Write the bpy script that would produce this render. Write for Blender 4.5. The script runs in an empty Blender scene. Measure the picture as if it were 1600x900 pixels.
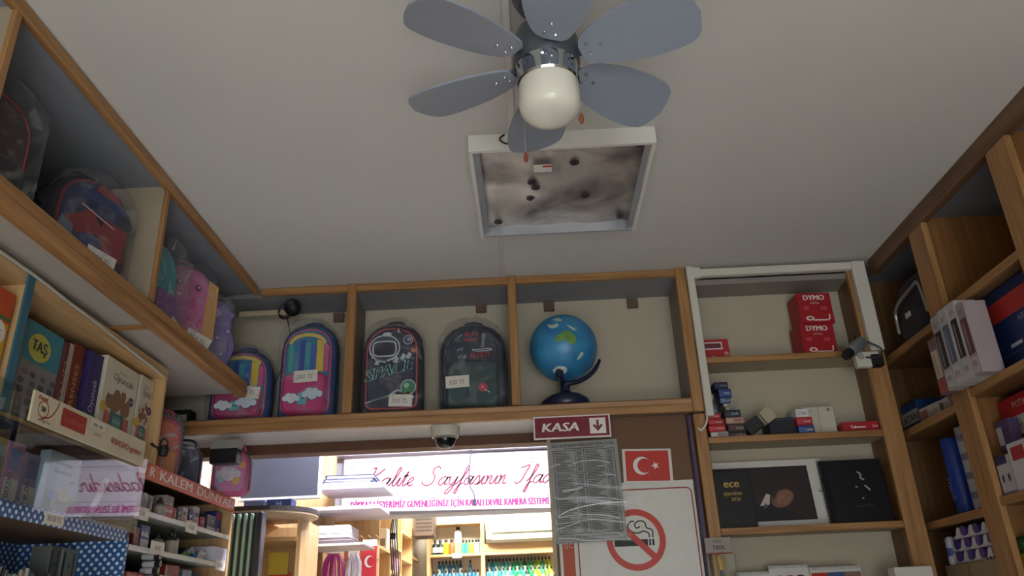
import bpy, bmesh, math, random
import numpy as np
from mathutils import Matrix, Vector, Euler
random.seed(7)
sc = bpy.context.scene
COL = sc.collection

# ------------------------------------------------------------------ camera
EYE = np.array([0.0, 0.0, 1.4]); F = 1230.0
_D = np.array([40., -532., -F]); _D /= np.linalg.norm(_D)
_U = np.array([-122., 2834., -F]); _U -= _D*(_U @ _D); _U /= np.linalg.norm(_U)
_X = np.cross(_D, _U); ROT = np.array([_X, _D, _U])
cam = bpy.data.cameras.new('camera'); cam_o = bpy.data.objects.new('camera', cam); COL.objects.link(cam_o)
cam.sensor_width = 36.0; cam.lens = 36.0*F/1600.0; cam.clip_start = 0.02
mw = Matrix([list(r) for r in ROT]).to_4x4(); mw.translation = Vector(EYE)
cam_o.matrix_world = mw; sc.camera = cam_o

# ------------------------------------------------------------------ light, exposure
vs = sc.view_settings
vs.view_transform = 'Standard'; vs.look = 'None'; vs.gamma = 1.0; vs.use_curve_mapping = False
vs.exposure = 0.0
w = bpy.data.worlds.new('world'); sc.world = w; w.use_nodes = True
bg = w.node_tree.nodes['Background']; bg.inputs[0].default_value = (0.62, 0.72, 0.9, 1); bg.inputs[1].default_value = 0.6

def area(name, loc, target, sx, sy, power, col):
    l = bpy.data.lights.new(name, 'AREA'); l.shape = 'RECTANGLE'; l.size = sx; l.size_y = sy
    l.energy = power; l.color = col
    o = bpy.data.objects.new(name, l); COL.objects.link(o); o.location = loc
    o.rotation_euler = (Vector(target)-Vector(loc)).to_track_quat('-Z', 'Y').to_euler()
    return o
# daylight through the shop front behind the camera
# (added area light, set low and tilted up to brighten the ceiling)
area('shopfront_daylight', (0.65, -3.05, 1.0), (-0.2, 0.4, 2.84), 1.4, 1.3, 38, (0.93, 0.96, 1.0))
# low sun through the shop window, added so its floor bounce brightens the ceiling
sl = bpy.data.lights.new('street_sun', 'SUN'); sl.energy = 24.0; sl.angle = 0.02; sl.color = (1.0, 0.97, 0.93)
so = bpy.data.objects.new('street_sun', sl); COL.objects.link(so); so.location = (-1.0, -6.0, 5.0)
so.rotation_euler = Vector((0.02, 0.72, -0.72)).to_track_quat('-Z', 'Y').to_euler()
# cool tube lamps in the rear room, in front of the banner and over the paint shelves
area('rear_tube_light', (-0.45, 3.82, 2.74), (-0.45, 4.1, 1.9), 1.5, 0.12, 85, (0.88, 0.87, 1.0))
area('rear_room_light', (-0.3, 6.3, 2.74), (-0.3, 6.6, 1.6), 1.6, 0.3, 110, (1.0, 0.96, 0.84))

# ------------------------------------------------------------------ a pixel's ray met with a real plane of the room
def _ray(px, py): return ROT @ np.array([px-800.0, 450.0-py, -F])
def ay(px, py, Y): d = _ray(px, py); return EYE + d*(Y/d[1])
def ax(px, py, X): d = _ray(px, py); return EYE + d*(X/d[0])
def az(px, py, Z): d = _ray(px, py); return EYE + d*((Z-EYE[2])/d[2])

# ------------------------------------------------------------------ materials
MATS = {}
def lin(h):
    h = h.lstrip('#'); o = []
    for i in (0, 2, 4):
        c = int(h[i:i+2], 16)/255.0
        o.append(c/12.92 if c <= 0.04045 else ((c+0.055)/1.055)**2.4)
    return (*o, 1.0)
def newmat(name):
    m = bpy.data.materials.new(name); m.use_nodes = True
    return m, m.node_tree.nodes, m.node_tree.links, m.node_tree.nodes['Principled BSDF']
def C(h, rough=0.55, metal=0.0, var=0.10, scale=14.0, bump=0.0):
    key = (h, rough, metal, var, bump)
    if key in MATS: return MATS[key]
    m, n, l, b = newmat('paint_'+h.strip('#'))
    tc = n.new('ShaderNodeTexCoord'); no = n.new('ShaderNodeTexNoise'); no.inputs['Scale'].default_value = scale; no.inputs['Detail'].default_value = 4
    l.new(tc.outputs['Object'], no.inputs['Vector'])
    mx = n.new('ShaderNodeMix'); mx.data_type = 'RGBA'
    c = lin(h); l.new(no.outputs['Fac'], mx.inputs['Factor'])
    mx.inputs['A'].default_value = tuple(max(0, x*(1-var)) for x in c[:3])+(1,)
    mx.inputs['B'].default_value = tuple(min(1, x*(1+var)) for x in c[:3])+(1,)
    l.new(mx.outputs['Result'], b.inputs['Base Color'])
    b.inputs['Roughness'].default_value = rough; b.inputs['Metallic'].default_value = metal
    if bump:
        bp = n.new('ShaderNodeBump'); bp.inputs['Strength'].default_value = bump; bp.inputs['Distance'].default_value = 0.004
        l.new(no.outputs['Fac'], bp.inputs['Height']); l.new(bp.outputs['Normal'], b.inputs['Normal'])
    MATS[key] = m; return m
def wood(axis, a='#b38656', bcol='#94683e', rough=0.45):
    key = ('wood', axis, a, bcol)
    if key in MATS: return MATS[key]
    m, n, l, b = newmat('wood_'+axis)
    tc = n.new('ShaderNodeTexCoord'); mp = n.new('ShaderNodeMapping')
    s = {'x': (1.6, 26, 26), 'y': (26, 1.6, 26), 'z': (26, 26, 1.6)}[axis]
    mp.inputs['Scale'].default_value = s; l.new(tc.outputs['Object'], mp.inputs['Vector'])
    no = n.new('ShaderNodeTexNoise'); no.inputs['Scale'].default_value = 1.7; no.inputs['Detail'].default_value = 7; no.inputs['Distortion'].default_value = 0.6
    l.new(mp.outputs['Vector'], no.inputs['Vector'])
    r = n.new('ShaderNodeValToRGB'); r.color_ramp.elements[0].position = 0.33; r.color_ramp.elements[0].color = lin(bcol)
    r.color_ramp.elements[1].position = 0.66; r.color_ramp.elements[1].color = lin(a)
    l.new(no.outputs['Fac'], r.inputs['Fac']); l.new(r.outputs['Color'], b.inputs['Base Color'])
    bp = n.new('ShaderNodeBump'); bp.inputs['Strength'].default_value = 0.12; bp.inputs['Distance'].default_value = 0.002
    l.new(no.outputs['Fac'], bp.inputs['Height']); l.new(bp.outputs['Normal'], b.inputs['Normal'])
    b.inputs['Roughness'].default_value = rough
    MATS[key] = m; return m
WX, WY, WZ = wood('x'), wood('y'), wood('z')
LX, LY, LZ = wood('x', '#dcb988', '#c9a06c'), wood('y', '#dcb988', '#c9a06c'), wood('z', '#dcb988', '#c9a06c')
DX, DZ = wood('x', '#8a6236', '#745028'), wood('z', '#8a6236', '#745028')
def polka():
    if 'polka' in MATS: return MATS['polka']
    m, n, l, b = newmat('polka_dot_card')
    tc = n.new('ShaderNodeTexCoord'); sp = n.new('ShaderNodeSeparateXYZ'); l.new(tc.outputs['Object'], sp.inputs[0])
    def math(op, a, bb=None):
        q = n.new('ShaderNodeMath'); q.operation = op
        for i, v in enumerate((a, bb)):
            if v is None: continue
            if isinstance(v, (int, float)): q.inputs[i].default_value = v
            else: l.new(v, q.inputs[i])
        return q.outputs[0]
    u = math('MULTIPLY', math('ADD', sp.outputs[0], sp.outputs[1]), 38.0); v = math('MULTIPLY', sp.outputs[2], 38.0)
    def dist(o):
        a = math('SUBTRACT', math('FRACT', math('ADD', u, o)), 0.5); c = math('SUBTRACT', math('FRACT', math('ADD', v, o)), 0.5)
        return math('SQRT', math('ADD', math('MULTIPLY', a, a), math('MULTIPLY', c, c)))
    f = math('LESS_THAN', math('MINIMUM', dist(100.0), dist(100.5)), 0.2)
    mx = n.new('ShaderNodeMix'); mx.data_type = 'RGBA'; l.new(f, mx.inputs['Factor'])
    mx.inputs['A'].default_value = lin('#2a5f9e'); mx.inputs['B'].default_value = lin('#dfe8f2')
    l.new(mx.outputs['Result'], b.inputs['Base Color']); b.inputs['Roughness'].default_value = 0.45
    MATS['polka'] = m; return m
def glass(name='clear_glass', ior=1.5, tint=(0.95, 0.98, 0.97, 1), rough=0.0):
    if name in MATS: return MATS[name]
    m, n, l, b = newmat(name); n.remove(b); out = n['Material Output']
    t = n.new('ShaderNodeBsdfTransparent'); t.inputs[0].default_value = tint
    g = n.new('ShaderNodeBsdfGlossy'); g.inputs['Roughness'].default_value = rough
    fr = n.new('ShaderNodeFresnel'); ge = n.new('ShaderNodeNewGeometry'); iv = n.new('ShaderNodeMix')  # same index from both faces of a thin pane
    iv.inputs['A'].default_value = ior; iv.inputs['B'].default_value = 1.0/ior; l.new(ge.outputs['Backfacing'], iv.inputs['Factor']); l.new(iv.outputs['Result'], fr.inputs[0])
    mx = n.new('ShaderNodeMixShader'); l.new(fr.outputs[0], mx.inputs[0]); l.new(t.outputs[0], mx.inputs[1]); l.new(g.outputs[0], mx.inputs[2])
    l.new(mx.outputs[0], out.inputs[0]); MATS[name] = m; return m
def film(amount=0.16):
    key = ('film', amount)
    if key in MATS: return MATS[key]
    m, n, l, b = newmat('clear_plastic_film'); out = n['Material Output']
    b.inputs['Base Color'].default_value = (0.75, 0.76, 0.8, 1); b.inputs['Roughness'].default_value = 0.18
    t = n.new('ShaderNodeBsdfTransparent'); t.inputs[0].default_value = (0.93, 0.93, 0.95, 1)
    tc = n.new('ShaderNodeTexCoord'); no = n.new('ShaderNodeTexNoise'); no.inputs['Scale'].default_value = 9; no.inputs['Detail'].default_value = 3; no.inputs['Distortion'].default_value = 2.5
    l.new(tc.outputs['Object'], no.inputs['Vector'])
    r = n.new('ShaderNodeValToRGB'); e = r.color_ramp.elements
    e[0].position = 0.5; e[0].color = (amount*0.35,)*3+(1,); e[1].position = 0.78; e[1].color = (min(1, amount*2.4),)*3+(1,)
    l.new(no.outputs['Fac'], r.inputs['Fac'])
    bp = n.new('ShaderNodeBump'); bp.inputs['Strength'].default_value = 1.0; bp.inputs['Distance'].default_value = 0.02
    l.new(no.outputs['Fac'], bp.inputs['Height']); l.new(bp.outputs['Normal'], b.inputs['Normal'])
    mx = n.new('ShaderNodeMixShader'); l.new(r.outputs['Color'], mx.inputs[0]); l.new(t.outputs[0], mx.inputs[1]); l.new(b.outputs[0], mx.inputs[2])
    l.new(mx.outputs[0], out.inputs[0]); MATS[key] = m; return m
def emit(h, s):
    key = ('emit', h, s)
    if key in MATS: return MATS[key]
    m, n, l, b = newmat('lamp_glow'); b.inputs['Emission Color'].default_value = lin(h); b.inputs['Emission Strength'].default_value = s
    MATS[key] = m; return m
def foil():
    m, n, l, b = newmat('dirty_reflector_foil')
    tc = n.new('ShaderNodeTexCoord'); no = n.new('ShaderNodeTexNoise'); no.inputs['Scale'].default_value = 4.2; no.inputs['Detail'].default_value = 5; no.inputs['Distortion'].default_value = 0.5
    l.new(tc.outputs['Object'], no.inputs['Vector'])
    r = n.new('ShaderNodeValToRGB'); e = r.color_ramp.elements
    e[0].position = 0.30; e[0].color = lin('#5a4d55'); e[1].position = 0.56; e[1].color = lin('#cfc9c0')
    l.new(no.outputs['Fac'], r.inputs['Fac']); l.new(r.outputs['Color'], b.inputs['Base Color'])
    b.inputs['Metallic'].default_value = 0.5; b.inputs['Roughness'].default_value = 0.4
    bp = n.new('ShaderNodeBump'); bp.inputs['Strength'].default_value = 0.5; bp.inputs['Distance'].default_value = 0.02
    l.new(no.outputs['Fac'], bp.inputs['Height']); l.new(bp.outputs['Normal'], b.inputs['Normal'])
    return m
def globe_mat():
    m, n, l, b = newmat('globe_map')
    tc = n.new('ShaderNodeTexCoord'); no = n.new('ShaderNodeTexNoise'); no.inputs['Scale'].default_value = 9; no.inputs['Detail'].default_value = 6
    l.new(tc.outputs['Object'], no.inputs['Vector'])
    r = n.new('ShaderNodeValToRGB'); e = r.color_ramp.elements
    e[0].position = 0.3; e[0].color = lin('#1d6aa5'); e[1].position = 0.7; e[1].color = lin('#4a9ccd')
    l.new(no.outputs['Fac'], r.inputs['Fac']); l.new(r.outputs['Color'], b.inputs['Base Color'])
    b.inputs['Roughness'].default_value = 0.35; return m
WHITE = C('#e9e6df', 0.6); INK = C('#1b1b20', 0.5); CARD = C('#efe9dc', 0.7)
CLEAR = glass()

# ------------------------------------------------------------------ mesh builder
_TXT = {}
def text_mesh(s):
    if s in _TXT: return _TXT[s]
    cu = bpy.data.curves.new('t', 'FONT'); cu.body = s; cu.resolution_u = 2; cu.fill_mode = 'FRONT'
    o = bpy.data.objects.new('t', cu); me = bpy.data.meshes.new_from_object(o)
    v = [(p.co.x, p.co.y) for p in me.vertices]; f = [tuple(p.vertices) for p in me.polygons]
    bpy.data.objects.remove(o); bpy.data.curves.remove(cu); bpy.data.meshes.remove(me)
    _TXT[s] = (v, f); return v, f
def cr(pts, n=5):
    """smooth curve through points"""
    P = [np.array(p, float) for p in pts]
    if len(P) < 3: return P
    Q = [2*P[0]-P[1]]+P+[2*P[-1]-P[-2]]; o = []
    for i in range(1, len(Q)-2):
        for k in range(n):
            t = k/n; a, b, c, d = Q[i-1], Q[i], Q[i+1], Q[i+2]
            o.append(0.5*(2*b+(c-a)*t+(2*a-5*b+4*c-d)*t*t+(3*b-a-3*c+d)*t**3))
    o.append(P[-1]); return o
class MB:
    def __init__(s): s.v = []; s.f = []; s.m = []
    def add(s, v, f, m=0):
        o = len(s.v); s.v += [tuple(map(float, p)) for p in v]; s.f += [tuple(i+o for i in q) for q in f]; s.m += [m]*len(f); return s
    def box(s, x0, x1, y0, y1, z0, z1, m=0):
        v = [(x, y, z) for x in (x0, x1) for y in (y0, y1) for z in (z0, z1)]
        return s.add(v, [(0, 1, 3, 2), (4, 6, 7, 5), (0, 4, 5, 1), (2, 3, 7, 6), (0, 2, 6, 4), (1, 5, 7, 3)], m)
    def cbox(s, x0, x1, y0, y1, z0, z1, c=0.003, m=0):
        """box with chamfered edges"""
        bm = bmesh.new(); r = bmesh.ops.create_cube(bm, size=1.0)
        for v in bm.verts: v.co = ((x0+x1)/2+v.co.x*(x1-x0), (y0+y1)/2+v.co.y*(y1-y0), (z0+z1)/2+v.co.z*(z1-z0))
        bmesh.ops.bevel(bm, geom=bm.edges[:], offset=c, segments=1, affect='EDGES', profile=0.5)
        bm.verts.index_update(); s.add([v.co for v in bm.verts], [[v.index for v in f.verts] for f in bm.faces], m); bm.free(); return s
    def poly(s, pts, m=0): return s.add(pts, [tuple(range(len(pts)))], m)
    def prism(s, pts, axis, a0, a1, m=0):
        """polygon pushed along an axis; pts in the two other axes in order"""
        def mk(p, a): return {'x': (a, p[0], p[1]), 'y': (p[0], a, p[1]), 'z': (p[0], p[1], a)}[axis]
        n = len(pts); v = [mk(p, a0) for p in pts]+[mk(p, a1) for p in pts]
        return s.add(v, [tuple(range(n))[::-1], tuple(range(n, 2*n))]+[(i, (i+1) % n, n+(i+1) % n, n+i) for i in range(n)], m)
    def tube(s, pts, r, n=8, m=0, closed=False):
        P = [Vector(p) for p in pts]; L = len(P); rs = r if isinstance(r, (list, tuple)) else [r]*L; v = []; up = None
        for i in range(L):
            t = (P[(i+1) % L]-P[i-1]) if closed else (P[min(i+1, L-1)]-P[max(i-1, 0)])
            t.normalize()
            if up is None: up = t.orthogonal().normalized()
            up = (up-t*up.dot(t)); up = up.normalized() if up.length > 1e-6 else t.orthogonal().normalized()
            w_ = t.cross(up)
            for k in range(n):
                a = 2*math.pi*k/n; v.append(P[i]+(up*math.cos(a)+w_*math.sin(a))*rs[i])
        f = [(i*n+k, i*n+(k+1) % n, ((i+1) % L)*n+(k+1) % n, ((i+1) % L)*n+k) for i in range(L if closed else L-1) for k in range(n)]
        if not closed: f += [tuple(range(n))[::-1], tuple(range((L-1)*n, L*n))]
        return s.add(v, f, m)
    def lathe(s, prof, n=24, m=0, c=(0, 0, 0), cap=True):
        v = [(c[0]+r*math.cos(2*math.pi*k/n), c[1]+r*math.sin(2*math.pi*k/n), c[2]+z) for r, z in prof for k in range(n)]
        L = len(prof); f = [(i*n+k, i*n+(k+1) % n, (i+1)*n+(k+1) % n, (i+1)*n+k) for i in range(L-1) for k in range(n)]
        if cap: f += [tuple(range(n))[::-1], tuple(range((L-1)*n, L*n))]
        return s.add(v, f, m)
    def ring(s, c, u, v, r0, r1, n=48, m=0):
        c, u, v = map(lambda q: np.array(q, float), (c, u, v)); P = []
        for k in range(n):
            a = 2*math.pi*k/n; d = u*math.cos(a)+v*math.sin(a); P += [c+d*r0, c+d*r1]
        return s.add(P, [(2*k, 2*k+1, (2*k+3) % (2*n), (2*k+2) % (2*n)) for k in range(n)], m)
    def disc(s, c, u, v, r, n=24, m=0, sy=1.0):
        c, u, v = map(lambda q: np.array(q, float), (c, u, v))
        return s.poly([c+u*r*math.cos(2*math.pi*k/n)+v*r*sy*math.sin(2*math.pi*k/n) for k in range(n)], m)
    def text(s, t, o, u, v, size=None, fit=None, m=0, align='l', shear=0.0, bold=0.0):
        """flat lettering on the plane o + u*x + v*y; fit = overall width"""
        tv, tf = text_mesh(t); xs = [p[0] for p in tv]
        if not xs: return s
        x0, x1 = min(xs), max(xs); k = fit/(x1-x0) if fit else size; ky = size if size else k
        o, u, v = map(lambda q: np.array(q, float), (o, u, v))
        off = {'l': x0, 'c': (x0+x1)/2, 'r': x1}[align]; nrm = np.cross(u, v)
        for b in ([0.0] if not bold else [-bold, 0.0, bold]):
            s.add([o+u*((p[0]-off)*k+shear*p[1]*ky+b)+v*(p[1]*ky)+nrm*(0.0001*b/abs(bold) if bold else 0) for p in tv], tf, m)
        return s
    def ribbon(s, pts, u, v, o, w_, m=0):
        o, u, v = map(lambda q: np.array(q, float), (o, u, v)); P = [np.array(p, float) for p in pts]; V = []
        for i in range(len(P)):
            t = P[min(i+1, len(P)-1)]-P[max(i-1, 0)]; t /= (np.linalg.norm(t)+1e-9); nn = np.array([-t[1], t[0]])*w_/2
            for q in (P[i]+nn, P[i]-nn): V.append(o+u*q[0]+v*q[1])
        return s.add(V, [(2*i, 2*i+1, 2*i+3, 2*i+2) for i in range(len(P)-1)], m)
    def xf(s, M, start=0):
        for i in range(start, len(s.v)): s.v[i] = tuple(M @ Vector(s.v[i]))
        return s
    def build(s, name, mats, parent=None, world=False, smooth=False, loc=None):
        me = bpy.data.meshes.new(name); off = Vector((0, 0, 0))
        if world and parent is not None: off = wloc(parent)
        if loc is not None: off = Vector(loc)
        me.from_pydata([tuple(Vector(p)-off) for p in s.v], [], s.f)
        for mt in (mats if isinstance(mats, (list, tuple)) else [mats]): me.materials.append(mt)
        me.polygons.foreach_set('material_index', s.m)
        if smooth:
            me.polygons.foreach_set('use_smooth', [True]*len(s.f)); me.set_sharp_from_angle(angle=smooth if isinstance(smooth, float) else 0.7)
        me.update(); o = bpy.data.objects.new(name, me); COL.objects.link(o)
        if parent is not None: o.parent = parent
        if loc is not None: o.location = loc
        return o
def wloc(o):
    p = Vector(o.location)
    while o.parent: o = o.parent; p += Vector(o.location)
    return p
def tag(o, label, cat, group=None):
    o['label'] = label; o['category'] = cat
    if group: o['group'] = group
    return o
def thing(name, label, cat, loc=(0, 0, 0), rz=0.0, group=None, rx=0.0, ry=0.0):
    o = bpy.data.objects.new(name, None); COL.objects.link(o); o.empty_display_size = 0.05
    o.location = tuple(map(float, loc)); o.rotation_euler = (rx, ry, rz); return tag(o, label, cat, group)
def struct(name, mb, mat, parent=None, label=None, **k):
    o = mb.build(name, mat, parent, **k)
    o['kind'] = 'structure'
    if label: o['label'] = label
    return o
UX, UY, UZ = (1, 0, 0), (0, 1, 0), (0, 0, 1); NX, NY = (-1, 0, 0), (0, -1, 0)
# ================================================================== the setting
CEIL = C('#d6d3ce', 0.8, var=0.04, scale=3.0)
BEIGE = C('#bdb3a0', 0.7, var=0.05, scale=4.0)
GREY = C('#a9a9ae', 0.6, var=0.05, scale=5.0)
struct('floor', MB().box(-1.8, 2.1, -3.2, 7.6, -0.1, 0.0), C('#c4c4c4', 0.5, var=0.12, scale=6))
struct('ceiling', MB().box(-1.8, 2.1, -3.2, 7.6, 2.84, 2.94), CEIL)
struct('wall_left', MB().box(-1.8, -1.66, -3.2, 7.6, 0, 2.84), BEIGE)
struct('wall_right', MB().box(1.96, 2.1, -3.2, 7.6, 0, 2.84), BEIGE)
struct('wall_rear', MB().box(-1.66, 1.96, 7.4, 7.6, 0, 2.84), C('#d6d2c4', 0.7, var=0.04))
wf = MB(); wf.box(-1.66, -1.4, -3.2, -3.1, 0, 2.84); wf.box(1.4, 1.96, -3.2, -3.1, 0, 2.84); wf.box(-1.4, 1.4, -3.2, -3.1, 0, 0.25); wf.box(-1.4, 1.4, -3.2, -3.1, 2.45, 2.84)
struct('wall_front', wf, BEIGE)
w1 = struct('window_1', MB().box(-1.4, 1.4, -3.155, -3.145, 0.25, 2.45), glass('window_glass', 1.2))
fr = MB()
for x in (-1.4, -0.02, 1.36): fr.box(x, x+0.04, -3.17, -3.13, 0.25, 2.45)
for z in (0.25, 2.41): fr.box(-1.4, 1.4, -3.17, -3.13, z, z+0.04)
fr.build('window_frame', C('#5a5550'), w1)
struct('ground', MB().box(-6, 6, -9, -3.2, -0.12, -0.02), C('#8d8a86'))
wb = MB(); wb.box(-1.66, 1.96, 3.47, 3.56, 2.156, 2.84); wb.box(0.09, 1.96, 3.47, 3.56, 0, 2.156)
struct('wall_back', wb, C('#6f4a31', 0.6))
pn = struct('wall_panel', MB().box(0.085, 0.655, 3.235, 3.255, 0, 2.193), C('#6e4e33', 0.55, var=0.08), label='brown board wall panel carrying the signs')
struct('wall_rear_right', MB().box(0.72, 0.76, 3.56, 7.4, 0, 2.84), C('#33281f', 0.7))  # unseen partition, coloured dark like unlit space to keep its reflection dim
struct('trim_1', MB().cbox(0.075, 0.09, 3.215, 3.26, 0, 2.193, 0.002), C('#b9a78c', 0.4))
struct('trim_2', MB().cbox(0.655, 0.675, 3.205, 3.25, 0, 2.18, 0.004), C('#4a3a56', 0.35))

# ================================================================== shelf unit over the opening
t = thing('cubby_shelf', 'long wooden cubby shelf under the ceiling holding school bags and the globe', 'shelf', (0, 3.2, 2.19))
MB().box(-1.64, 0.675, 3.2, 3.43, 2.2, 2.25).build('bottom_board', C('#b9b4a8', 0.5), t, world=True)
lip = MB(); lip.prism([(3.175, 2.19), (3.2, 2.19), (3.1995, 2.25), (3.185, 2.25), (3.175, 2.243), (3.178, 2.225), (3.175, 2.218)], 'x', -1.64, 0.678)
lip.build('front_lip', WX, t, world=True)
MB().box(-1.64, 0.726, 3.43, 3.445, 2.2, 2.815).build('back_panel', BEIGE, t, world=True)
MB().box(-1.64, 0.726, 3.215, 3.43, 2.805, 2.84).build('top_board', C('#8d8d94', 0.6), t, world=True)
MB().cbox(-1.16, 0.70, 3.19, 3.215, 2.805, 2.838, 0.003).build('top_rail', WX, t, world=True)
for x0, x1 in ((-0.769, -0.729), (-0.061, -0.023), (0.68, 0.725)):
    z0 = 2.2505 if x0 < 0.5 else 2.19
    MB().cbox(x0, x1, 3.178, 3.205, z0, 2.838, 0.003).build('divider_edge', WZ, t, world=True)
    MB().box(x0+0.008, x1-0.008, 3.205, 3.43, 2.2505, 2.805).build('divider', C('#8b7f7a', 0.6), t, world=True)
for px, py in ((752, 482), (858, 480), (988, 475), (530, 497)):
    p = ay(px, py, 3.425); MB().cbox(p[0]-0.025, p[0]+0.025, 3.412, 3.43, p[2]-0.022, p[2]+0.024, 0.003).build('bracket', C('#6b5248'), t, world=True)
MB().box(-1.64, 0.08, 3.445, 3.475, 2.15, 2.2).build('rear_beam', C('#5d3a24', 0.55), t, world=True)
MB().box(-1.64, 0.08, 3.2, 3.445, 2.193, 2.2).build('underside_panel', C('#c9c7c4', 0.35), t, world=True)

# ================================================================== shelf along the ceiling, left
t = thing('cubby_shelf', 'wooden cubby shelf along the ceiling with a thick rounded front lip', 'shelf', (-1.4, 2.0, 2.33))
XL = -1.165
lp = [(XL-0.03, 2.325), (XL, 2.325), (XL+0.006, 2.335), (XL+0.006, 2.352), (XL, 2.358), (XL+0.003, 2.366), (XL+0.003, 2.388), (XL-0.008, 2.398), (XL-0.03, 2.398)]
MB().prism(lp, 'y', 0.8, 3.14).build('front_lip', WY, t, world=True, smooth=0.5)
MB().box(-1.66, XL-0.03, 0.8, 3.14, 2.345, 2.365).build('bottom_board', C('#b3ada6', 0.6), t, world=True)
MB().cbox(-1.5, XL-0.03, 2.33, 2.35, 2.333, 2.345, 0.002).build('batten', WX, t, world=True)
MB().box(-1.645, -1.63, 0.8, 3.17, 2.365, 2.81).build('back_panel', C('#a59c8b', 0.7), t, world=True)
MB().box(-1.64, XL-0.02, 0.8, 3.17, 2.81, 2.839).build('top_board', C('#8b8f98', 0.6), t, world=True)
MB().cbox(XL-0.02, XL+0.004, 0.8, 3.17, 2.80, 2.838, 0.004).build('top_rail', WY, t, world=True)
for y in (1.43, 2.265):
    MB().box(-1.63, XL-0.012, y-0.009, y+0.009, 2.365, 2.81).build('divider', C('#a89a86', 0.6), t, world=True)
    MB().cbox(XL-0.012, XL, y-0.012, y+0.012, 2.398, 2.80, 0.002).build('divider_edge', WZ, t, world=True)

# ================================================================== right half of the back wall: open shelves
t = thing('open_bookcase', 'open wooden bookcase with beige back beside the brown sign panel', 'bookcase', (1.08, 3.2, 0))
YR = 3.2; YK = 3.37
MB().box(0.727, 1.5, YK, YK+0.02, 0, 2.81).build('back_panel', BEIGE, t, world=True)
MB().cbox(0.68, 0.728, YR-0.005, YR+0.02, 0, 2.185, 0.003).build('upright', WZ, t, world=True)
MB().box(0.69, 0.72, YR+0.02, YK, 0, 2.185).build('side_board', WZ, t, world=True)
MB().cbox(1.435, 1.515, YR-0.005, YR+0.02, 0, 2.81, 0.003).build('upright', WZ, t, world=True)
MB().box(1.45, 1.5, YR+0.02, YK, 0, 2.81).build('side_board', wood('z', '#8a6544', '#6f4d30'), t, world=True)
MB().box(0.727, 1.45, YR+0.02, YK, 2.765, 2.79).build('top_board', C('#948c86', 0.6), t, world=True)
for z in (2.425, 2.085, 1.728, 1.46):
    MB().box(0.727, 1.45, YR+0.015, YK, z-0.022, z).build('shelf', C('#a99a84', 0.6), t, world=True)
    MB().cbox(0.729, 1.434, YR-0.002, YR+0.015, z-0.026, z, 0.002).build('shelf_edge', WX, t, world=True)

# ================================================================== shelving on the right wall
t = thing('open_bookcase', 'tall wooden wall shelving with thick uprights and a dark top rail', 'bookcase', (1.7, 2.3, 0))
XR = 1.54; XK = 1.9
DW = wood('y', '#7d5a40', '#62442e')
MB().box(XR, XR+0.03, 0.9, 3.2, 2.768, 2.838).build('top_rail', DW, t, world=True)
MB().box(XR+0.03, XK, 0.9, 3.36, 2.80, 2.838).build('top_board', C('#7f828c', 0.6), t, world=True)
MB().box(XK, XK+0.02, 0.9, 3.36, 0, 2.838).build('back_panel', wood('z', '#8a6a50', '#75563d'), t, world=True)
for y in (2.765, 2.185, 1.6):
    MB().cbox(XR-0.002, XR+0.022, y-0.058, y+0.058, 0, 2.768, 0.004).build('upright', WZ, t, world=True)
    MB().box(XR+0.022, XK, y-0.02, y+0.02, 0, 2.80).build('side_board', wood('z', '#a47548', '#8b5f36'), t, world=True)
MB().box(XR, XK, 3.36, 3.385, 0, 2.80).build('end_board', wood('z', '#8a6544', '#6f4d30'), t, world=True)
for (y0, y1, zs) in ((2.785, 3.36, (2.405, 2.085, 1.72, 1.47)), (2.205, 2.745, (2.42, 2.107, 1.738, 1.47))):
    for z in zs:
        MB().box(XR+0.02, XK, y0, y1, z-0.024, z).build('shelf', wood('y', '#8d6a48', '#77553a'), t, world=True)
        MB().cbox(XR+0.002, XR+0.02, y0+0.02, y1-0.02, z-0.028, z, 0.002).build('shelf_edge', WY, t, world=True)

# ================================================================== cabinets under the left ceiling shelf
t = thing('cubby_cabinet', 'open-fronted light wooden wall cabinet holding toy boxes under the ceiling shelf', 'cabinet', (-1.47, 2.3, 1.93))
MB().box(-1.65, -1.31, 1.2, 2.74, 2.29, 2.325).build('top_board', LY, t, world=True)
MB().box(-1.65, -1.635, 1.2, 2.74, 1.93, 2.29).build('back_panel', LY, t, world=True)
MB().box(-1.65, -1.31, 2.725, 2.74, 1.953, 2.29).build('side_board', LZ, t, world=True)
MB().box(-1.65, -1.31, 1.875, 1.893, 1.95, 2.29).build('partition', LZ, t, world=True)
MB().cbox(-1.31, -1.304, 1.868, 1.9, 1.95, 2.32, 0.001).build('partition_edge', C('#3f6f86', 0.4), t, world=True)
MB().box(-1.65, -1.31, 1.2, 2.74, 1.935, 1.952).build('shelf', LY, t, world=True)

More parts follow.
